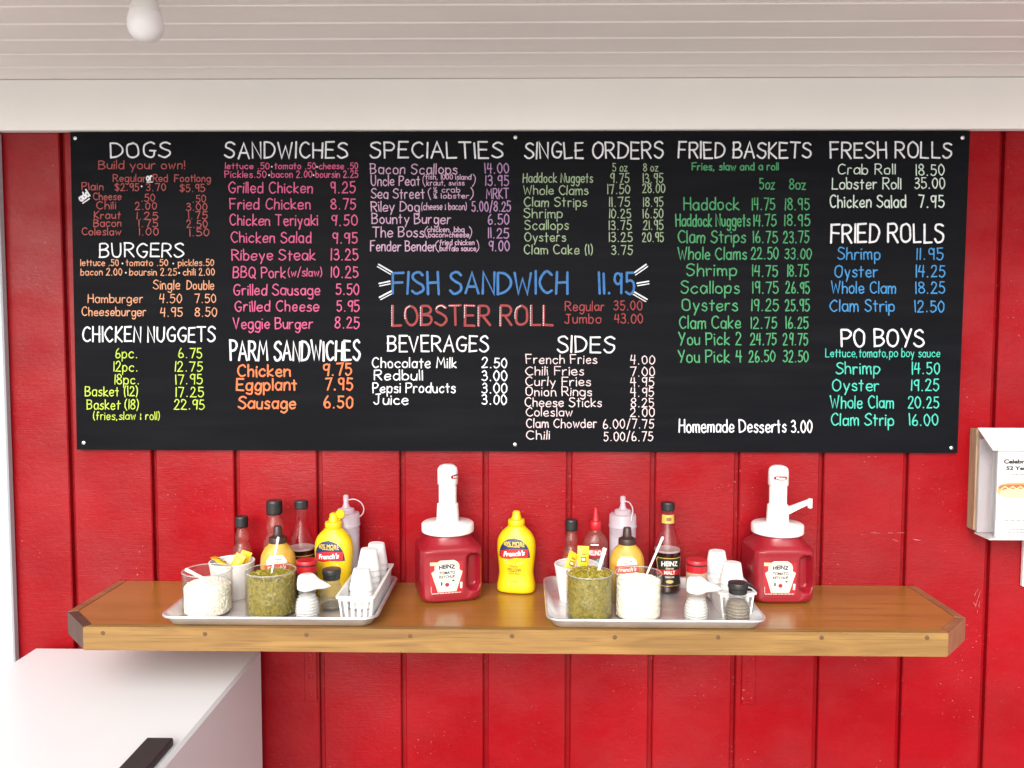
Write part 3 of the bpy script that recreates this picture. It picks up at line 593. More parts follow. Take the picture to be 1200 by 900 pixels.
edge(out_p[3], out_p[4], in_p[3], in_p[4], 'corner_edge', W_RED)
edge(out_p[4], out_p[5], in_p[4], in_p[5], 'end_edge', W_RED)
for px, py in ((120.5, 742), (240, 743), (359, 744), (480.5, 745.5), (600, 745.5), (720.5, 747), (841.5, 747), (963, 747.5), (1086.5, 747.5)):
    q = U(px, py, 1, YF-.0006) - sh.location
    G().lathe([(.0048, 0), (.0046, .0008), (.002, .0012)], 14).xf(Matrix.Translation((q.x, YF+.0003, q.z)) @ Matrix.Rotation(R_(90), 4, 'X')).obj('plug', PLUG, sh)
for x0, x1, zb in ((-.541, -.511, .712), (.535, .568, .714)):
    bx = sh.location.x; br = G().box(x0-bx, x1-bx, -.0055, -.0015, zb-ZS, -TH-.002, .0012).box(x0-bx, x1-bx, -.26, -.0015, -TH-.006, -TH-.0008, .001).obj('bracket', RED, sh)
    for z in (.826, .775, .727):
        G().lathe([(.0052, 0), (.0046, .0016), (.0015, .0022), (.0012, .0006)], 12).xf(Matrix.Translation(((x0+x1)/2-bx, -.0052, z-ZS)) @ Matrix.Rotation(R_(90), 4, 'X')).obj('screw', RED, br, True)

# ------------------------------------------------------------------ white chest cabinet
CABW = mat('enamel_white', (.66, .675, .69), .35, bump=((90, 90, 90), .05, .0006))
cb = thing('chest_freezer', 'white chest freezer with black handle below the left end of the shelf', 'freezer', (-.917, -.33, 0))
G().box(-.278, .278, -.30, .30, .07, .853, .006).obj('cabinet', CABW, cb)
for sx in (-.23, .23):
    for sy in (-.24, .24): G().lathe([(.022, 0), (.022, .07)], 16, (sx, sy)).obj('foot', BLACKCAP, cb)
HAND = mat('handle_black', (.022, .018, .020), .55, bump=((250, 250, 250), .3, .001))
hd = G().box(.214, .264, -.315, -.172, .853, .868, .002).box(.214, .264, -.328, -.3005, .76, .868, .002).obj('handle', HAND, cb)

# ------------------------------------------------------------------ leaflet box on the right
lb = thing('leaflet_holder', 'clear plastic leaflet box with white lid on a plywood block at the right edge', 'leaflet holder', (1.070, 0, 1.155))
G().box(.0, .20, -.031, -.001, .002, .243, .001).obj('backing_block', W_PLY, lb)
LIDW = mat('lid_white', (.72, .72, .72), .4)
def rib(g_, y0, z0, y1, z1, x0, x1, t):
    d = Vector((0, y1-y0, z1-z0)).normalized(); nn = Vector((0, -d.z, d.y))*t
    v_ = [(x, y, z) for x in (x0, x1) for y, z in ((y0, z0), (y1, z1), (y1+nn.y, z1+nn.z), (y0+nn.y, z0+nn.z))]
    return g_.add(v_, [(0,1,2,3), (4,7,6,5), (0,4,5,1), (1,5,6,2), (2,6,7,3), (3,7,4,0)])
rib(G(), -.032, .247, -.098, .204, .002, .205, .0025).obj('lid', LIDW, lb)
G().box(.003, .0055, -.094, -.0315, -.003, .204).add([(.003, -.094, .204), (.003, -.0315, .204), (.003, -.0315, .244), (.0055, -.094, .204), (.0055, -.0315, .204), (.0055, -.0315, .244)],
    [(0, 1, 2), (3, 5, 4), (0, 2, 5, 3), (1, 4, 5, 2)]).obj('side_panel', PLEXI, lb)
G().box(.2, .2025, -.094, -.0315, -.003, .204).obj('side_panel', PLEXI, lb)
G().box(.003, .2025, -.0965, -.0942, -.003, .204).obj('front_panel', clear('front_plexi', (.97, .97, .97), .05), lb)
G().box(.003, .2025, -.094, -.0315, -.006, -.0035).obj('bottom_panel', LIDW, lb)
G().box(.006, .2, -.036, -.0318, -.002, .22).obj('back_panel', LIDW, lb)
lf = thing('leaflet', 'white leaflet with a hot dog picture inside the clear holder', 'leaflet', (1.070+.074, -.086, 1.153))
G().box(-.053, .053, 0, .006, 0, .208, .0003).obj('sheet', PAPER, lf)
s0 = flat(-.0006); GREY = mat('grey_ink', (.25, .25, .25), .7)
text('Celebrating', 0, .176, .0135, s0, INK, lf, width=.080, bold=.05)
text('52 Years !', 0, .162, .0095, s0, INK, lf, width=.068, bold=.05)
dashes(0, .1475, .040, .0022, s0, GREY, lf, 4)
dashes(0, .040, .068, .0024, s0, GREY, lf, 5)
dashes(0, .032, .028, .0022, s0, GREY, lf, 3)
dashes(0, .019, .038, .0024, s0, GREY, lf, 4)
dashes(0, .0125, .066, .0024, s0, GREY, lf, 7)
def ell(cx, cz, rx, rz, n=14, p=2): return [(cz+rz*math.sin(math.pi*(i/n-.5)), cx-rx*max(0, 1-abs(math.sin(math.pi*(i/n-.5)))**p)**(1/p), cx+rx*max(0, 1-abs(math.sin(math.pi*(i/n-.5)))**p)**(1/p)) for i in range(n+1)]
BUN = mat('bun_ink', (.72, .38, .13), .7); DOG = mat('sausage_ink', (.42, .12, .05), .7); BUNL = mat('bun_light', (.86, .62, .34), .7)
shape('bun_print', ell(0, .111, .052, .018, p=3), flat(-.0006), BUN, lf)
shape('bun_print', ell(0, .104, .047, .010, p=3), flat(-.0012), BUNL, lf)
shape('sausage_print', ell(0, .117, .049, .0075, p=3), flat(-.0009), DOG, lf)
v = []; f = []
ribbon([(-.044+.0088*i, .1135+.006*(i % 2)) for i in range(11)], .0011, .0014, v, f); raw('mustard_print', [(x, -z, y) for x, y, z in v], f, mat('mustard_ink', (.85, .62, .3), .7), lf)
wn = thing('notice_panel', 'edge of a white panel on the red wall below the leaflet holder', 'panel', (1.2035, 0, 1.015))
G().box(0, .16, -.012, -.0015, 0, .138, .001).obj('panel', PAPER, wn)

# ------------------------------------------------------------------ sheet pans
def rrect(x0, x1, y0, y1, r, z, k=6):
    o = []
    for cx, cy, a0 in ((x1-r, y1-r, 0), (x0+r, y1-r, 90), (x0+r, y0+r, 180), (x1-r, y0+r, 270)):
        for i in range(k+1): a = R_(a0+90*i/k); o.append((cx+r*math.cos(a), cy+r*math.sin(a), z))
    return o
def pan(x0, x1, y0, y1, label):
    cx, cy = (x0+x1)/2, (y0+y1)/2; t = thing('sheet_pan', label, 'tray', (cx, cy, ZS+.0006), 0, 'trays on the shelf')
    a, b = (x1-x0)/2, (y1-y0)/2
    def q(i, z, r): return rrect(-a+i, a-i, -b+i, b-i, r, z)
    G().rings([q(.030, .0022, .012), q(.022, .0022, .018), q(.019, .0035, .020), q(.0075, .0225, .028), q(.0055, .0243, .029), q(.003, .0252, .030), q(.001, .0242, .031), q(0, .022, .032), q(.001, .0196, .031), q(.003, .0188, .030),
              q(.0062, .0195, .028), q(.0172, .003, .020), q(.021, .0008, .018), q(.028, 0, .012)]).obj('pan', ALU, t, True, 50)
    v_ = []
    return t
PAN_L = pan(-.757, -.302, -.331, -.024, 'aluminium sheet pan of condiments at the left end of the shelf')
PAN_R = pan(.046, .502, -.331, -.022, 'aluminium sheet pan of condiments right of the yellow bottle')
ZT = ZS + .0031

# ------------------------------------------------------------------ jars of chopped onion and relish
def bits(name, n, rad, h, size, m, loc, label, cat, seed, heap=.006, bowl=0, aspect=1):
    rnd = random.Random(seed); g_ = G(); rows = []
    prof = [(rad*.6, .004), (rad*.93, .004), (rad*.96, .008)] + [(rad*.955, h*i/6) for i in range(1, 7)] + [(rad*.8, h+heap*.6), (rad*.45, h+heap), (.002, h+heap*1.1)]
    g_.lathe(prof, 32)
    for i in range(n):
        a = rnd.random()*2*math.pi
        if rnd.random() < .62: rr = rad*.945; z = .006 + (h-.004)*rnd.random()
        else: rr = rad*.93*math.sqrt(rnd.random()); z = h + heap*(1-(rr/rad)**2)*1.05
        s_ = size*rnd.uniform(.6, 1.25); M = Matrix.Translation((rr*math.cos(a), rr*math.sin(a), z)) @ Matrix.Rotation(rnd.random()*6, 4, Vector((rnd.random()-.5, rnd.random()-.5, rnd.random()-.5)).normalized())
        b_ = G().box(-s_*aspect/2, s_*aspect/2, -s_/2, s_/2, -s_*.28, s_*.28).xf(M)
        b_.v = [(x*min(1, rad*.985/max(math.hypot(x, y), 1e-6)), y*min(1, rad*.985/max(math.hypot(x, y), 1e-6)), zz) for x, y, zz in b_.v]; g_.add(b_.v, b_.f)
    o = g_.obj(name, m, None); o.location = loc; return tag(o, label, cat, None, 'stuff')
ONION = mat('onion', (.88, .85, .76), .5, var=((160, 160, 160), (.82, .78, .58), .5, .72))
RELISH = mat('relish', (.30, .235, .018), .3, var=((150, 150, 150), (.13, .115, .010), .42, .66))
def jar(x, y, r, h, label):
    t = thing('glass_jar', label, 'jar', (x, y, ZT))
    G().lathe([(r*.80, 0), (r-.003, .0), (r, .003), (r, h-.001), (r-.0012, h), (r-.0024, h-.001), (r-.0024, .005), (r-.005, .0035), (r*.80, .0035)], 56).obj('wall', GLASS, t, True)
    G().lathe([(r-.0012+.0016*math.cos(a), h+.0004+.0014*math.sin(a)) for a in [i*math.pi/4 for i in range(8)]], 56, closed=True).obj('rim', clear('highlit_glass_rim', (.9, .92, .91), .05, .30, (.85, .87, .86)), t, True)  # rim made milky white to paint in its highlight
    return t
jar(-.686, -.239, .0525, .093, 'clear glass jar of chopped onion on the left tray')
bits('chopped_onion', 900, .0496, .058, .0048, ONION, (-.686, -.239, ZT), 'heap of chopped white onion in the left tray jar', 'onion', 1, .014)
jar(-.548, -.239, .0535, .094, 'clear glass jar of green relish on the left tray')
bits('relish', 1300, .0505, .082, .0046, RELISH, (-.548, -.239, ZT), 'green pickle relish filling a jar on the left tray', 'relish', 2, .004)
jar(.1405, -.245, .0505, .095, 'clear glass jar of green relish on the right tray')
bits('relish', 1300, .0476, .091, .0050, RELISH, (.1405, -.245, ZT), 'green pickle relish heaped to the rim on the right tray', 'relish', 3, .011)
jar(.2455, -.245, .0505, .095, 'clear glass jar of chopped onion on the right tray')
bits('chopped_onion', 900, .0476, .078, .0048, ONION, (.2455, -.245, ZT), 'chopped white onion nearly filling the right tray jar', 'onion', 4, .007)
def spoon(p0, p1, wd, th, label):
    p0, p1 = Vector(p0), Vector(p1); d = (p1-p0).normalized(); t = thing('plastic_spoon', label, 'spoon', p0)
    L = (p1-p0).length
    G().tube([d*(L*q) for q in (0, .01, .03, .3, .7, 1)], [(wd*.5, th*.6), (wd*.9, th), (wd, th), (wd*.9, th), (wd*.75, th), (wd*.7, th)], 12).obj('handle', PLASTIC, t, True)
    rs = []; side = d.cross(Vector((0, 1, 0))).normalized(); up = d.cross(side)
    for q in range(9):
        u = q/8; rw = .010*math.sin(math.pi*min(max(u, .06), .96))**.6
        c_ = d*(L+u*.026) + up*(.004*math.sin(math.pi*u)); rs.append([c_ + side*rw*math.cos(k*math.pi/6) + up*.0018*math.sin(k*math.pi/6) for k in range(12)])
    G().rings(rs).obj('bowl', PLASTIC, t, True)
def at(px, py, y): return tuple(U(px, py, 1, y))
spoon(at(217, 667, -.245), at(258, 688, -.232), .0042, .0022, 'white plastic spoon leaning on the rim of the left onion jar')
spoon(at(326.3, 629, -.215), at(318, 674, -.240), .0030, .0024, 'white plastic stick handle standing in the left relish jar')
spoon(at(709, 642, -.235), at(701, 671, -.25), .0046, .0020, 'broad white plastic handle standing in the right relish jar')
spoon(at(777, 629, -.222), at(757.5, 674, -.245), .0030, .0022, 'slim white plastic handle leaning in the right onion jar')

# ------------------------------------------------------------------ paper cups with mustard packets
def cup(x, y, label):
    t = thing('paper_cup', label, 'cup', (x, y, ZT))
    r0, r1, h = .0375, .0505, .084
    G().lathe([(r0-.004, .004), (r0, 0), (r0+.0008, .0005), (r1, h-.004)], 48, cap1=False).lathe([(r1-.002, h-.004), (r0-.001, .006), (.0, .006)], 48, cap0=False).obj('wall', PAPER, t, True)
    G().lathe([(r1-.0014+.0022*math.cos(a), h-.003+.0028*math.sin(a)) for a in [i*math.pi/4 for i in range(8)]], 48, closed=True).obj('rim', PAPER, t, True)
    return t
cup(-.672, -.127, 'white paper cup holding yellow packets behind the left onion jar')
cup(.1205, -.134, 'white paper cup holding yellow packets behind the right relish jar')
PACK = mat('packet_yellow', (.80, .48, .012), .35, bump=((300, 300, 300), .3, .001)); PRINT = mat('packet_print', (.12, .09, .02), .5)
def packet(loc, rx, ry, rz, label, w_=.024, h_=.05, prt=True):
    t = thing('mustard_packet', label, 'packet', loc, 0, 'yellow condiment packets'); t.rotation_euler = (R_(rx), R_(ry), R_(rz))
    nx, nz = 8, 12; fr = []; bk = []
    for j in range(nz+1):
        for i in range(nx+1):
            u, v_ = i/nx, j/nz; th = .0045*(max(0, math.sin(math.pi*u))*max(0, math.sin(math.pi*min(max((v_-.1)/.8, 0), 1))))**.6 + .0003
            x = (u-.5)*w_; z = (v_-.5)*h_ + (.0006 if (i % 2 and j in (0, nz)) else 0); fr.append((x, -th, z)); bk.append((x, th, z))
    f_ = []; N = len(fr)
    for j in range(nz):
        for i in range(nx):
            k = j*(nx+1)+i; f_ += [(k, k+1, k+nx+2, k+nx+1), (N+k, N+k+nx+1, N+k+nx+2, N+k+1)]
    bd = [i for i in range(nx+1)] + [(j+1)*(nx+1)-1 for j in range(1, nz+1)] + [nz*(nx+1)+i for i in range(nx-1, -1, -1)] + [j*(nx+1) for j in range(nz-1, 0, -1)]
    for a, b in zip(bd, bd[1:]+bd[:1]): f_.append((a, b, N+b, N+a))
    G().add(fr+bk, f_).obj('pouch', PACK, t, True)
    if prt:
        shape('print', [(-.007, -.006, .006), (.004, -.006, .006)], flat(-.0052), PRINT, t, 2)
        shape('print', [(.009, -.005, .005), (.0115, -.005, .005)], flat(-.005), PRINT, t, 2)
        shape('print', [(-.0045, -.004, .004), (.0015, -.004, .004)], flat(-.0054), mat('packet_pale', (.8, .7, .4), .5), t, 2)
packet((-.690, -.142, ZT+.083), -62, 8, 82, 'yellow packet lying flat across the left side of the left paper cup', prt=True)
packet((-.650, -.118, ZT+.078), -14, 24, 14, 'yellow packet leaning against the right rim of the left paper cup', prt=False)
packet((-.659, -.136, ZT+.076), -16, 22, -6, 'yellow packet in front of another in the left paper cup', prt=False)
packet((.106, -.146, ZT+.088), -18, 30, 20, 'yellow packet tilted over the left rim of the right paper cup')
packet((.1345, -.138, ZT+.096), -12, 3, 4, 'yellow packet standing upright in the right paper cup', w_=.026, h_=.056)

# ------------------------------------------------------------------ bottles
def twist_ribs(g_, r, z0, z1, n=30):
    rs = []
    for z in (z0, z1): rs.append([((r+(.0004 if i % 2 else 0))*math.cos(2*math.pi*i/(2*n)), (r+(.0004 if i % 2 else 0))*math.sin(2*math.pi*i/(2*n)), z) for i in range(2*n)])
    return g_.rings(rs)
HOT = mat('hot_sauce', (.42, .05, .012), .2); PINKG = clear('smeared_glass', (.93, .84, .82), .08, .12, (.7, .35, .3))
def hot_bottle(x, y, k, label, band):
    t = thing('hot_sauce_bottle', label, 'bottle', (x, y, ZT)); prof = [(.018, 0), (.0215, .0015), (.0225, .004), (.0225, .084), (.0205, .094), (.0155, .104), (.0142, .109), (.0162, .117), (.0158, .124), (.0122, .135), (.0112, .142), (.0112, .150)]
    G().lathe([(r*k, z*k) for r, z in prof], 32).obj('glass', PINKG, t, True)
    G().lathe([(r*k-.0015, max(z*k, .003)) for r, z in prof[:4]] + [(.0210*k, .082*k)], 32).obj('sauce', HOT, t, True)
    c_ = G().lathe([(.0140*k, .1435*k), (.0146*k, .1445*k), (.0146*k, .1685*k), (.0138*k, .170*k), (.005, .1702*k)], 32); twist_ribs(c_, .0147*k, .147*k, .166*k).obj('cap', BLACKCAP, t, True)
    l_ = Loft([(.02*k, .0226*k, .0226*k, 2), (.078*k, .0226*k, .0226*k, 2)], smooth=False)
    shape('label', [(z, -.021*k, .021*k) for z in (.022*k, .074*k)], l_.front(.0004), band, t, 16)
    return t
LABR = mat('label_red', (.55, .03, .02), .5); LABB = mat('label_black', (.02, .018, .018), .4); LABW = mat('label_cream', (.80, .76, .66), .6); LABY = mat('label_gold', (.55, .36, .07), .45)
hot_bottle(-.674, -.052, 1.0, 'small black capped hot sauce bottle behind the left paper cup', LABR)
hot_bottle(-.592, -.062, 1.24, 'tall black capped hot sauce bottle left of the vinegar on the left tray', LABR)
hot_bottle(.1125, -.052, .98, 'small black capped hot sauce bottle behind the right paper cup', LABR)
VIN = mat('vinegar', (.020, .006, .004), .12, coat=.2); FOAM = mat('liquid_top', (.42, .40, .38), .2)
def vinegar(x, y, rz, label, neck=True):
    t = thing('vinegar_bottle', label, 'bottle', (x, y, ZT), R_(rz))
    prof = [(.024, 0), (.030, .0015), (.0318, .005), (.0318, .092), (.0312, .106), (.0275, .122), (.0220, .137), (.0172, .152), (.0148, .165), (.0140, .178), (.0140, .196)]
    G().lathe(prof, 40).obj('glass', clear('pale_glass', (.95, .86, .88), .05), t, True)
    G().lathe([(.022, .004), (.0298, .006), (.0300, .090), (.0297, .099), (.001, .0992)], 40).obj('liquid', VIN, t, True)
    G().lathe([(.0304, .0968), (.0306, .1005), (.0300, .1012), (.012, .0998), (.001, .0997)], 40, cap0=False).obj('liquid_rim', FOAM, t, True)
    c_ = G().lathe([(.0150, .1925), (.0156, .1935), (.0156, .2095), (.0146, .2115), (.004, .212)], 32); twist_ribs(c_, .0157, .195, .209).obj('cap', BLACKCAP, t, True)
    L_ = Loft([(0, .0318, .0318, 2), (.092, .0318, .0318, 2), (.106, .0312, .0312, 2)], smooth=False); n_ = Loft([(.160, .0158, .0158, 2), (.183, .0148, .0148, 2)], smooth=False)
    if neck: shape('neck_label', [(.164, -.0150, .0150), (.184, -.0142, .0142)], n_.front(.0004), LABY, t, 14)
    if neck: shape('neck_print', [(.170, -.006, .006), (.178, -.006, .006)], n_.front(.0008), mat('label_brown', (.2, .1, .03), .5), t, 6)
    def key(s_, z0, z1, w_): return [(z0+(z1-z0)*i/10, -w_*(1-.12*math.sin(math.pi*i/10)-(.1 if i == 10 else 0)), w_*(1-.12*math.sin(math.pi*i/10)-(.1 if i == 10 else 0))) for i in range(11)]
    shape('label_border', key(0, .020, .0865, .0298), L_.front(.0004), LABY, t, 16); shape('label', key(0, .0215, .085, .0286), L_.front(.0007), LABB, t, 16)
    shape('label_band', [(.0465, -.0290, .0290), (.0585, -.0290, .0290)], L_.front(.0010), mat('label_crimson', (.45, .012, .015), .45), t, 16)
    text('HEINZ', 0, .0735, .0115, L_.front(.0012), LABW, t, width=.038, bold=.03, arch=.0015)
    text('Gourmet', 0, .0625, .0050, L_.front(.0012), LABW, t, width=.019, shear=.25)
    text('MALT', 0, .0525, .0085, L_.front(.0013), LABW, t, width=.026, bold=.03)
    text('VINEGAR', 0, .0418, .0042, L_.front(.0012), LABW, t, width=.022)
    shape('chips_print', ell(0, .031, .009, .004), L_.front(.0012), mat('chip_print', (.72, .48, .2), .5), t, 6)
vinegar(-.527, -.066, 24, 'black capped malt vinegar bottle behind the brown mustard on the left tray', False)
vinegar(.338, -.064, 2, 'malt vinegar bottle with gold neck label on the right tray')

BLUE = mat('label_navy', (.012, .025, .09), .4); BANNER = mat('banner_red', (.58, .02, .02), .4); BYEL = mat('label_yellow', (.86, .60, .02), .4); LWHITE = mat('label_white', (.85, .84, .82), .45); OLIVE = mat('label_olive', (.10, .06, .008), .5)
def yellow_mustard(x, y, z, rz, label):
    t = thing('mustard_bottle', label, 'bottle', (x, y, z), R_(rz), 'yellow mustard squeeze bottles')
    L_ = Loft([(0, .0405, .024, 2.6), (.003, .0445, .0275, 2.8), (.014, .0455, .029, 2.7), (.032, .0425, .0272, 2.5), (.046, .0410, .0262, 2.4), (.066, .0425, .0275, 2.3), (.092, .0452, .0295, 2.3), (.112, .0455, .0295, 2.3), (.128, .0425, .0275, 2.3), (.142, .0340, .0235, 2.2), (.151, .0245, .0200, 2), (.156, .0200, .0190, 2), (.158, .0185, .0185, 2)], 56, 4)
    L_.g().obj('body', YELLOW, t, True, 50)
    c_ = G().lathe([(.0188, .1545), (.0198, .1555), (.0198, .169), (.0188, .171), (.0125, .1725), (.0112, .176), (.0112, .179), (.0094, .1815), (.0094, .1865), (.0075, .1905), (.003, .192)], 32)
    c_.obj('cap', YELLOW, t, True, 50)
    f1, f2, f3 = L_.front(.0004), L_.front(.0007), L_.front(.0010)
    dome = [(.086+.046*i/12, -.0365*math.sqrt(max(0, 1-(i/12)**2.4)), .0365*math.sqrt(max(0, 1-(i/12)**2.4))) for i in range(13)]
    shape('label_dome', dome, f2, BLUE, t, 14)
    text('40% MORE', 0, .1190, .0105, f3, BYEL, t, width=.050, bold=0, arch=.0015)
    dashes(0, .1122, .030, .0014, f3, BYEL, t, 5)
    ba = [(-.031, .087), (-.012, .0895), (.010, .0925), (.031, .0915), (.033, .1045), (.012, .1075), (-.004, .1095), (-.027, .1035)]
    rows = [(-.033+.066*i/14) for i in range(15)]; v_ = []; f_ = []
    for i, xx in enumerate(rows):
        lo = .0855+.004*(xx/.033) + .0012*math.sin(xx*150); hi = .1045+.003*(xx/.033)+.0026*math.cos(xx*60)
        for k in range(5): v_.append(L_.front(.0011)(xx, lo+(hi-lo)*k/4))
    for i in range(14):
        for k in range(4): a = i*5+k; f_.append((a, a+5, a+6, a+1))
    raw('label_banner', v_, f_, BANNER, t)
    text("French's", 0, .0965, .0125, L_.front(.0015), LWHITE, t, width=.052, bold=.03, shear=.3, rot=R_(6))
    for i in range(7):
        a = R_(200+23*i); cx, cz = .018*math.cos(a)*1.1, .083+.010*math.sin(a)
        shape('ray_print', [(cz-.0035, cx*1.25-.0012, cx*1.25+.0004), (cz, cx-.0004, cx+.0004)], f3, LWHITE, t, 1)
    text('Classic', 0, .0655, .0048, f2, OLIVE, t, width=.020, shear=.3, bold=0)
    text('YELLOW', 0, .0565, .0085, f2, OLIVE, t, width=.034, bold=.02)
    text('MUSTARD', 0, .0480, .0040, f2, OLIVE, t, width=.026, bold=0)
    dashes(0, .030, .018, .0012, f2, OLIVE, t, 4)
    return t
yellow_mustard(-.018, -.062, ZS+.0008, -11, 'yellow mustard bottle standing alone between the two trays')
ym = yellow_mustard(-.441, -.106, ZT, -13, 'yellow mustard bottle crowded among the bottles on the left tray')
G().lathe([(.0100, 0), (.0108, .001), (.0108, .004), (.0096, .0055), (.002, .006)], 24).xf(Matrix.Translation((.0165, .004, .1895)) @ Matrix.Rotation(R_(28), 4, 'Y') @ Matrix.Rotation(R_(96), 4, 'X')).obj('flip_lid', YELLOW, ym, True)
G().tube([(.010, .004, .172), (.0135, .004, .178), (.0150, .004, .184)], .0022, 8).obj('hinge', YELLOW, ym, True)
def brown_mustard(x, y, rz, label):
    t = thing('brown_mustard_bottle', label, 'bottle', (x, y, ZT), R_(rz), 'brown mustard squeeze bottles')
    L_ = Loft([(0, .034, .021, 2.4), (.004, .0375, .024, 2.4), (.03, .0385, .025, 2.3), (.06, .0388, .0255, 2.2), (.09, .0388, .0255, 2.2), (.106, .0360, .0245, 2.2), (.120, .0285, .022, 2.1), (.129, .0200, .019, 2), (.134, .0170, .017, 2)], 48, 4)
    L_.g().obj('body', MUSTARD, t, True, 50)
    G().lathe([(.0186, .1315), (.0198, .1325), (.0198, .142), (.0190, .1445), (.0125, .148), (.0105, .150), (.0088, .168), (.0078, .1695), (.003, .170)], 32).obj('cap', BROWNCAP, t, True)
    f1, f2, f3 = L_.front(.0004), L_.front(.0007), L_.front(.0010)
    shape('label', [(.066+.042*i/10, -.0225*(1 if i < 7 else 1-(i-6)**2*.028), .0225*(1 if i < 7 else 1-(i-6)**2*.028)) for i in range(11)], f1, LABW, t, 10)
    dashes(0, .0995, .026, .0022, f2, OLIVE, t, 8, .002)
    dashes(0, .0935, .014, .0018, f2, OLIVE, t, 4)
    v_ = []; f_ = []
    for i in range(13):
        xx = -.027+.054*i/12; lo = .0715+.003*(xx/.027); hi = .088+.003*(xx/.027)+.0015*math.cos(xx*70)
        for k in range(5): v_.append(f3(xx, lo+(hi-lo)*k/4))
    for i in range(12):
        for k in range(4): a = i*5+k; f_.append((a, a+5, a+6, a+1))
    raw('label_banner', v_, f_, mat('banner_rust', (.60, .07, .03), .4), t)
    text("French's", 0, .080, .0105, L_.front(.0013), LWHITE, t, width=.042, bold=.03, shear=.3, rot=R_(6))
brown_mustard(-.559, -.148, 8, 'brown mustard bottle with dark cap behind the left relish jar')
brown_mustard(.2335, -.142, -6, 'brown mustard bottle with dark cap behind the right onion jar')
CREAM = mat('pale_sauce', (.55, .50, .56), .5)
def squeeze(x, y, rz, label, front_strap):
    t = thing('squeeze_bottle', label, 'bottle', (x, y, ZT), R_(rz), 'clear squeeze bottles')
    G().lathe([(.027, 0), (.030, .0015), (.0312, .005), (.0312, .150), (.0300, .156), (.0275, .158)], 40).obj('body', MILKY, t, True)
    G().lathe([(.026, .003), (.0292, .005), (.0292, .128), (.001, .129)], 36).obj('sauce', CREAM, t, True)
    G().lathe([(.0322, .150), (.0330, .152), (.0330, .156), (.0318, .158), (.0318, .178), (.0305, .181), (.0200, .182), (.0195, .190), (.0180, .1915), (.0095, .194), (.0068, .200), (.0040, .213)], 40).obj('cap', MILKY, t, True)
    G().lathe([(.0062, .2085), (.0068, .209), (.0062, .222), (.003, .2245)], 20).obj('tip_cover', MILKY, t, True)
    if front_strap: P = [(.004, -.004, .213), (.013, -.011, .211), (.019, -.021, .203), (.0195, -.0285, .192), (.017, -.0305, .182), (.0155, -.033, .172)]
    else: P = [(.005, 0, .212), (.020, 0, .2135), (.034, 0, .207), (.0415, 0, .195), (.0415, 0, .183), (.036, 0, .1745), (.0315, 0, .172)]
    G().tube(catmull(P, 4), .0015, 8).obj('strap', MILKY, t, True)
squeeze(-.4225, -.058, 0, 'clear squeeze bottle with looped cap strap on the left tray', False)
squeeze(.2335, -.056, 0, 'clear squeeze bottle behind the brown mustard on the right tray', True)
# red tipped hot sauce squeeze bottle
t = thing('hot_sauce_squeeze_bottle', 'clear hot sauce bottle with red cone tip on the right tray', 'bottle', (.1695, -.058, ZT), R_(4))
L_ = Loft([(0, .025, .020, 2.3), (.004, .0285, .023, 2.3), (.05, .0295, .024, 2.2), (.105, .0295, .024, 2.2), (.120, .0275, .023, 2.2), (.133, .0205, .0185, 2.1), (.141, .0135, .0135, 2), (.147, .0125, .0125, 2)], 44, 4)
L_.g().obj('body', PINKG, t, True, 50)
Loft([(.004, .026, .0205, 2.3), (.05, .0275, .022, 2.2), (.060, .0275, .022, 2.2)], 36, 2).g().obj('sauce', HOT, t, True)
G().lathe([(.0135, .1445), (.0142, .1455), (.0142, .162), (.0132, .164), (.0082, .1655), (.0076, .168), (.0042, .196), (.002, .198)], 28).obj('cap', REDCAP, t, True)
f1, f2 = L_.front(.0004), L_.front(.0008)
shape('label', [(.050, -.024, .024), (.070, -.0245, .0245), (.084, -.0245, .0245)], f1, mat('label_dusky', (.22, .05, .06), .5), t, 12)
shape('label_band', [(.0845, -.0255, .0255), (.104, -.0250, .0250)], f1, mat('label_brick', (.42, .02, .03), .45), t, 12)
text("MELINDA'S", 0, .0945, .0125, f2, LWHITE, t, width=.044, bold=.03)
shape('emblem', ell(.006, .070, .011, .011), f2, mat('label_aqua', (.22, .36, .42), .5), t, 6)
shape('painted_highlight', [(.112, -.016, .004), (.1145, -.014, .003)], f2, LWHITE, t, 6)  # white strip painted on the shoulder as a highlight

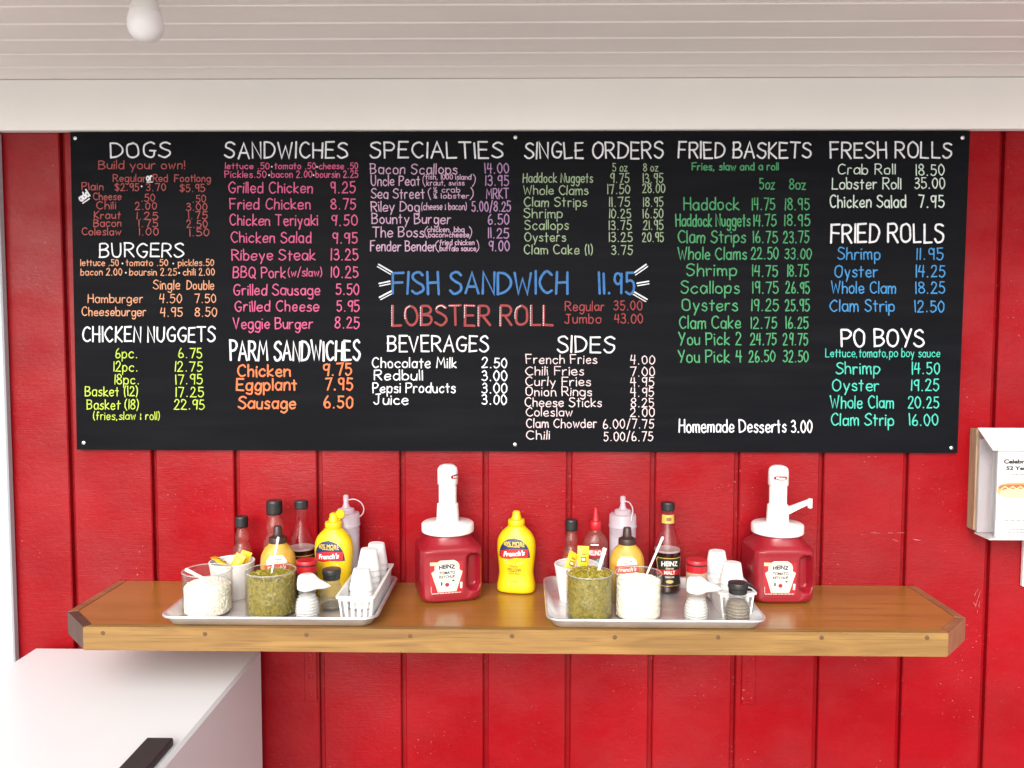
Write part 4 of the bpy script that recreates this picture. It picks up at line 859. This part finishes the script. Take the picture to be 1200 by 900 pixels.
# ------------------------------------------------------------------ shakers
SALT = mat('salt', (.68, .68, .68), .8); PEPPER = mat('pepper_mix', (.30, .25, .18), .8, var=((700, 700, 700), (.08, .06, .045), .45, .6))
def shaker(x, y, rz, label, kind):
    t = thing('table_shaker', label, 'shaker', (x, y, ZT), R_(rz))
    prof = [(.017, 0), (.0215, .0012)]
    for i in range(43):
        z = .003 + .054*i/42; base = .0222 + .0032*math.sin(math.pi*min(1, (z+.006)/.054)) - (.006*max(0, (z-.040)/.017)**1.4)
        prof.append((base + .0014*math.sin(z*2*math.pi/.0063), z))
    prof += [(.0185, .060), (.0170, .063), (.0170, .068)]
    G().lathe(prof, 40).obj('glass', GLASSD, t, True, 60)
    lv = .052 if kind == 'salt' else (.050 if kind == 'mix' else .010)
    inner = [(.014, .003)] + [(r-.0022, z) for r, z in prof if .004 < z < lv]; inner.append((inner[-1][0], lv)); inner.append((.001, lv+.002))
    G().lathe(inner, 36).obj('salt' if kind == 'salt' else 'pepper', SALT if kind == 'salt' else PEPPER, t, True, 60)
    if kind == 'salt':
        rs = []
        for z, a, r, dx in ((.0655, .0, .0185, 0), (.0672, .0, .0208, 0), (.074, .012, .0212, .006), (.081, .020, .0208, .012), (.0890, .012, .0200, .006), (.0940, .004, .0186, 0), (.0968, 0, .0150, -.001), (.0976, 0, .004, -.002)):
            ring = []
            for i in range(36):
                q = 2*math.pi*i/36; c_, s_ = math.cos(q), math.sin(q); k = max(0, c_)**6
                ring.append((r*c_ + k*(a+dx*1.1), r*s_*(1-.55*k), z - k*(.006 if z > .07 else 0)))
            rs.append(ring)
        G().rings(rs).obj('spout_cap', PLASTIC, t, True, 60)
    else:
        c_ = G().lathe([(.0178, .0655), (.0188, .0665), (.0192, .0760), (.0206, .0775), (.0208, .0860), (.0198, .0885), (.0150, .0895), (.002, .0897)], 36).obj('cap', BLACKCAP, t, True)
        G().tube([(.014, 0, .0850), (.022, 0, .0845), (.030, 0, .0800), (.0375, 0, .0735), (.041, 0, .0700)], [(.0035, .011), (.0032, .0105), (.0026, .008), (.002, .0055), (.0012, .004)], 12).obj('spout_flap', BLACKCAP, c_, True)
        G().tube([(.016, 0, .0740), (.024, 0, .0735), (.029, 0, .0725)], [(.003, .006), (.0026, .005), (.0018, .0035)], 10).obj('spout', BLACKCAP, c_, True)
shaker(-.4585, -.279, -8, 'glass salt shaker with white spout cap on the left tray', 'salt')
shaker(-.4235, -.206, 100, 'nearly empty glass pepper shaker with black cap on the left tray', 'pepper')
shaker(.362, -.281, -10, 'glass salt shaker with white spout cap on the right tray', 'salt')
shaker(.4475, -.286, -6, 'glass pepper shaker with black spout cap before the right basket', 'mix')
def spice(x, y, h, label, bodym, lab):
    t = thing('spice_bottle', label, 'bottle', (x, y, ZT), R_(10)); k = h-.026
    G().lathe([(.019, 0), (.0225, .0015), (.0232, .004), (.0232, k-.004), (.0215, k), (.0205, k+.003)], 36).obj('body', bodym, t, True)
    if lab: shape('label', [(.012, -.0215, .0215), (k-.010, -.0215, .0215)], Loft([(0, .0232, .0232, 2), (k, .0232, .0232, 2)], smooth=False).front(.0004), lab, t, 14)
    G().lathe([(.0225, k-.001), (.0238, k), (.0238, k+.014), (.0232, k+.0145)], 36, cap1=False).obj('cap_skirt', REDCAP, t, True)
    G().lathe([(.0226, k+.0140), (.0226, k+.0190)], 36).obj('cap_gap', BLACKCAP, t, True)
    G().lathe([(.0234, k+.0175), (.0238, k+.018), (.0238, k+.024), (.0225, k+.026), (.002, k+.0262)], 36).obj('cap_lid', REDCAP, t, True)
spice(-.4875, -.170, .0985, 'dark spice bottle with red flip cap behind the left salt shaker', mat('spice_dark', (.035, .018, .014), .35), LABB)
spice(.3865, -.165, .1035, 'tan spice bottle with red flip cap behind the right salt shaker', mat('spice_tan', (.40, .25, .17), .35), None)

# ------------------------------------------------------------------ plastic baskets and portion cups
def basket(x, y0, y1, label, wt=.0415, wb=.030, h=.056):
    t = thing('plastic_basket', label, 'basket', (x, (y0+y1)/2, ZT), 0, 'white slotted baskets'); b = (y1-y0)/2
    G().box(-wb, wb, -b+.008, b-.008, .0, .0025).obj('bottom', PLASTIC, t)
    rs = [rrect(-wt+i, wt-i, -b+i, b-i, .006, z, 3) for i, z in ((.0055, h-.004), (0, h-.004), (-.0005, h), (.0055, h+.0006))]
    G().rings(rs, closed=True).obj('rim', PLASTIC, t)
    def panel(P, n, frac, nm):       # P(u, v) -> point; slots between upright bars
        g_ = G()
        def quad(u0, u1, v0, v1, th=.0016):
            c_ = [P(u0, v0), P(u1, v0), P(u1, v1), P(u0, v1)]; nn = (c_[1]-c_[0]).cross(c_[3]-c_[0]).normalized()*th
            g_.add(c_ + [p+nn for p in c_], [(0,1,2,3), (4,7,6,5), (0,4,5,1), (1,5,6,2), (2,6,7,3), (3,7,4,0)])
        quad(0, 1, 0, .16); quad(0, 1, .86, 1)
        for i in range(n+1):
            c0 = i/n; a = max(0, c0-frac/n/2); e_ = min(1, c0+frac/n/2); quad(a, e_, .16, .86, .0015)
        g_.obj(nm, PLASTIC, t)
    V = Vector; wi = wt-.005; bi = b-.005; bb = b-.009
    panel(lambda u, v_: V((-wb+2*wb*u + (-(wi-wb)+2*(wi-wb)*u)*v_, -bb-(bi-bb)*v_, .001+(h-.003)*v_)), 5, .55, 'end_panel')
    panel(lambda u, v_: V((-wb+2*wb*u + (-(wi-wb)+2*(wi-wb)*u)*v_, bb+(bi-bb)*v_, .001+(h-.003)*v_)), 5, .55, 'end_panel')
    for s_ in (-1, 1): panel(lambda u, v_: V((s_*(wb+(wi-wb)*v_), -bb+2*bb*u, .001+(h-.003)*v_)), 20, .84, 'side_panel')
basket(-.3525, -.302, -.045, 'white slotted plastic basket of paper portion cups on the left tray')
basket(.4555, -.256, -.046, 'white plastic basket of paper portion cups on the right tray')
cg = G().lathe([(.0262, 0), (.0268, .0006), (.0262, .0016), (.0185, .045), (.0172, .0465), (.002, .0464)], 28)
cup_me = None
def cups(x, y, n, dz, lean, where, z0=.004):
    global cup_me
    for k in range(n):
        if cup_me is None: o = cg.obj('portion_cup', PAPER, None, True); cup_me = o.data
        else: o = bpy.data.objects.new('portion_cup', cup_me); COL.objects.link(o)
        z = z0 + dz*k; o.location = (x+lean[0]*z, y+lean[1]*z, ZT+z); o.rotation_euler = (-math.atan(lean[1]), math.atan(lean[0]), 0)
        if k == n-1: tag(o, 'topmost upturned paper portion cup, '+where, 'cup', 'paper portion cups in the baskets')
        else: tag(o, 'upturned paper portion cup below the top, '+where, 'cup', 'paper portion cups in the baskets')
cups(-.360, -.205, 4, .0125, (.02, .06), 'shortest stack in the left basket')
cups(-.3545, -.147, 6, .0135, (.02, .03), 'middle stack in the left basket')
cups(-.349, -.086, 6, .0130, (.03, .02), 'rear stack in the left basket')
cups(.4455, -.115, 6, .0118, (-.02, .02), 'left rear stack in the right basket')
cups(.4605, -.180, 5, .0125, (.03, .04), 'front stack in the right basket')

# ------------------------------------------------------------------ ketchup jugs with pumps
LRED = mat('label_tomato', (.34, .010, .020), .4); LIVORY = mat('label_ivory', (.62, .60, .55), .45); LGOLD = mat('label_ochre', (.42, .36, .16), .45); LGREEN = mat('label_green', (.03, .12, .03), .5); LPEACH = mat('label_peach', (.75, .5, .3), .5)
def jug(x, y, rz, prz, label, mark, turn=0):
    t = thing('ketchup_jug', label, 'jug', (x, y, ZS+.0008), R_(rz), 'ketchup jugs with pumps')
    L_ = Loft([(0, .060, .054, 5), (.0025, .0645, .0585, 5), (.008, .0685, .0625, 5.5), (.020, .0700, .0640, 6), (.060, .0700, .0640, 6), (.112, .0695, .0635, 6), (.120, .0685, .0625, 5.5), (.1255, .0645, .0590, 4.6), (.131, .0590, .0550, 3.6), (.140, .0535, .0510, 2.7), (.148, .0500, .0495, 2.1), (.152, .0490, .0490, 2)], 140, 5)
    g_ = L_.g(); sec = L_.sec
    # extra rows on the flat sides so the grip recess and panel keep their shape
    rows = [];
    for a, b in zip(sec, sec[1:]):
        m = max(1, int((b[0]-a[0])/.0028)); rows += [[p+(q-p)*j/m for p, q in zip(a, b)] for j in range(m)]
    rows.append(list(sec[-1])); L_.sec = [tuple(r) for r in rows]; g_ = L_.g()
    def box_sd(px, pz, cx, cz, hx, hz, r):
        dx, dz = abs(px-cx)-hx+r, abs(pz-cz)-hz+r; return math.hypot(max(dx, 0), max(dz, 0)) + min(max(dx, dz), 0) - r
    def sm(d, w_): u = min(max((-d)/w_+.5, 0), 1); return u*u*(3-2*u)
    nv = []
    for X, Y, Z in g_.v:
        if Y < -.02:
            Y += .026*sm(box_sd(X, Z, .0475, .067, .0125, .040, .0115), .010)
            Y += .0014*sm(box_sd(X, Z, -.010, .060, .050, .052, .012), .006)
        elif X > .05 and abs(Y) < .05: X -= .0
        nv.append((X, Y, Z))
    g_.v = nv; g_.obj('body', KETCHUP, t, True, 60)
    fl = lambda eps: (lambda X, Z: (X, L_.front(0)(X, Z)[1] + .0014 - eps, Z))
    f1, f2, f3, f4 = fl(.0006), fl(.0009), fl(.0012), fl(.0016); lx = -.0135
    shape('label', [(.0215, lx-.037, lx+.037), (.095, lx-.037, lx+.037)], f1, LRED, t, 10)
    def keystone(z0, z1, wb_, wt_, ins):
        r = []; H = z1-z0
        for i in range(17):
            u = i/16; zz = z0+H*u
            if u < .62: w_ = wb_+(wt_-wb_)*(u/.62)
            elif u < .64: w_ = wt_*1.0
            elif u < .80: w_ = wt_*.80
            else: w_ = wt_*.80*math.sqrt(max(0, 1-((u-.80)/.24)**2))
            r.append((zz, lx+.001-w_, lx+.001+w_))
        return r
    shape('label_border', keystone(.0265, .0985, .0205, .0345, 0), f2, LIVORY, t, 10)
    shape('label_line', keystone(.0280, .0970, .0190, .0325, 0), f3, LGOLD, t, 10); shape('label_face', keystone(.0292, .0957, .0178, .0308, 0), f4, LIVORY, t, 10)
    f5 = fl(.0020)
    text('HEINZ', lx+.001, .0850, .0098, f5, INK, t, width=.036, bold=.04, arch=.0022)
    text('TOMATO', lx+.001, .0705, .0072, f5, INK, t, width=.036, bold=.03); text('KETCHUP', lx+.001, .0612, .0066, f5, INK, t, width=.035, bold=.03)
    shape('tomato_print', ell(lx+.001, .0430, .0048, .0046), f5, LRED, t, 6); shape('leaf_print', ell(lx-.0115, .0460, .0022, .0050), f5, LGREEN, t, 4); shape('leaf_print', ell(lx+.0145, .0520, .0032, .0022), f5, LGREEN, t, 4)
    shape('tag_print', [(.0880, lx-.0365, lx-.018), (.0955, lx-.0365, lx-.016)], f5, LPEACH, t, 4)
    shape('side_print', [(.0330, lx+.0295, lx+.0345), (.0470, lx+.0300, lx+.0350)], f3, LIVORY, t, 2); shape('side_print', [(.026, lx-.0345, lx-.0335), (.040, lx-.0345, lx-.0335)], f3, LIVORY, t, 1)
    dashes(lx, .0238, .066, .0016, f3, LIVORY, t, 12)
    p = G().lathe([(.050, .1485), (.0560, .1490), (.0585, .1510), (.0590, .1535), (.0590, .1670), (.0580, .1695), (.0555, .1715), (.027, .1735), (.0255, .1745)], 56).obj('collar', PUMPW, t, True)
    p.rotation_euler = (0, 0, R_(prz))
    def child(gg, nm, m=PUMPW):
        o = gg.obj(nm, m, p, True, 45); return o
    child(G().lathe([(.0262, .1725), (.0255, .176), (.0245, .198), (.0235, .214), (.0215, .2155)], 40), 'post')
    child(G().lathe([(.0205, .2150), (.0200, .218), (.0200, .262), (.0195, .264)], 40), 'plunger')
    child(G().lathe([(.0218, .2600), (.0228, .2610), (.0228, .2900), (.0215, .2985), (.0170, .3035), (.0100, .3062), (.002, .3068)], 40), 'plunger_cap')
    child(G().rings([[(x_, y_*.0055*k_, z_+dz_*k_) for y_, dz_ in ((-1, -.0075), (1, -.0075), (1.05, .0), (.75, .0058), (-.75, .0058), (-1.05, 0))] for x_, z_, k_ in ((.016, .1995, 1.35), (.028, .204, 1.15), (.050, .2140, .95), (.068, .2218, .85), (.0735, .2238, .80))])
          .rings([[(.0735+(.0052)*math.cos(a)*s_, .0052*math.sin(a)*s_, z_) for a in [i*math.pi/8 for i in range(16)]] for z_, s_ in ((.2295, .6), (.2285, 1), (.2080, 1), (.2070, .8))]), 'spout')
    fc = Loft([(.262, .0228, .0228, 2), (.290, .0228, .0228, 2)], smooth=False)
    shape('emblem', ell(0, .2795, .0150, .0050, 12, 3), fc.front(.0004), LRED, p, 10); shape('emblem', ell(0, .2795, .0138, .0040, 12, 3), fc.front(.0007), mat('label_deep', (.30, .006, .012), .4), p, 10)
    text('Heinz', 0, .2795, .0056, fc.front(.0011), LWHITE, p, width=.020, bold=.03)
    if mark:
        for c_ in [q for q in p.children if q.name.split('.')[0] in ('emblem', 'lettering')]: c_.rotation_euler = (0, 0, R_(turn))
        fm = Loft([(.17, .0252, .0252, 2), (.214, .0242, .0242, 2)], smooth=False); v_ = []; f_ = []
        for pp in ([(-.006, .181), (.000, .190), (-.003, .192), (.005, .204)], [(-.003, .183), (.005, .187), (.004, .196)]): ribbon(pp, .0008, .0006, v_, f_)
        a0 = R_(-78)
        raw('scribble', [(.0258*math.sin(x_/.0258+a0), -.0258*math.cos(x_/.0258+a0), y_) for x_, y_, z_ in v_], f_, mat('faded_pink', (.72, .5, .5), .6), p)
    return t
jl = jug(-.1775, -.094, 15, 72, 'red ketchup jug with white pump standing between the trays', True, -24); jl.scale = (1.03, 1.03, 1)
jug(.588, -.088, 2, -4, 'red ketchup jug with white pump spout pointing right', False)
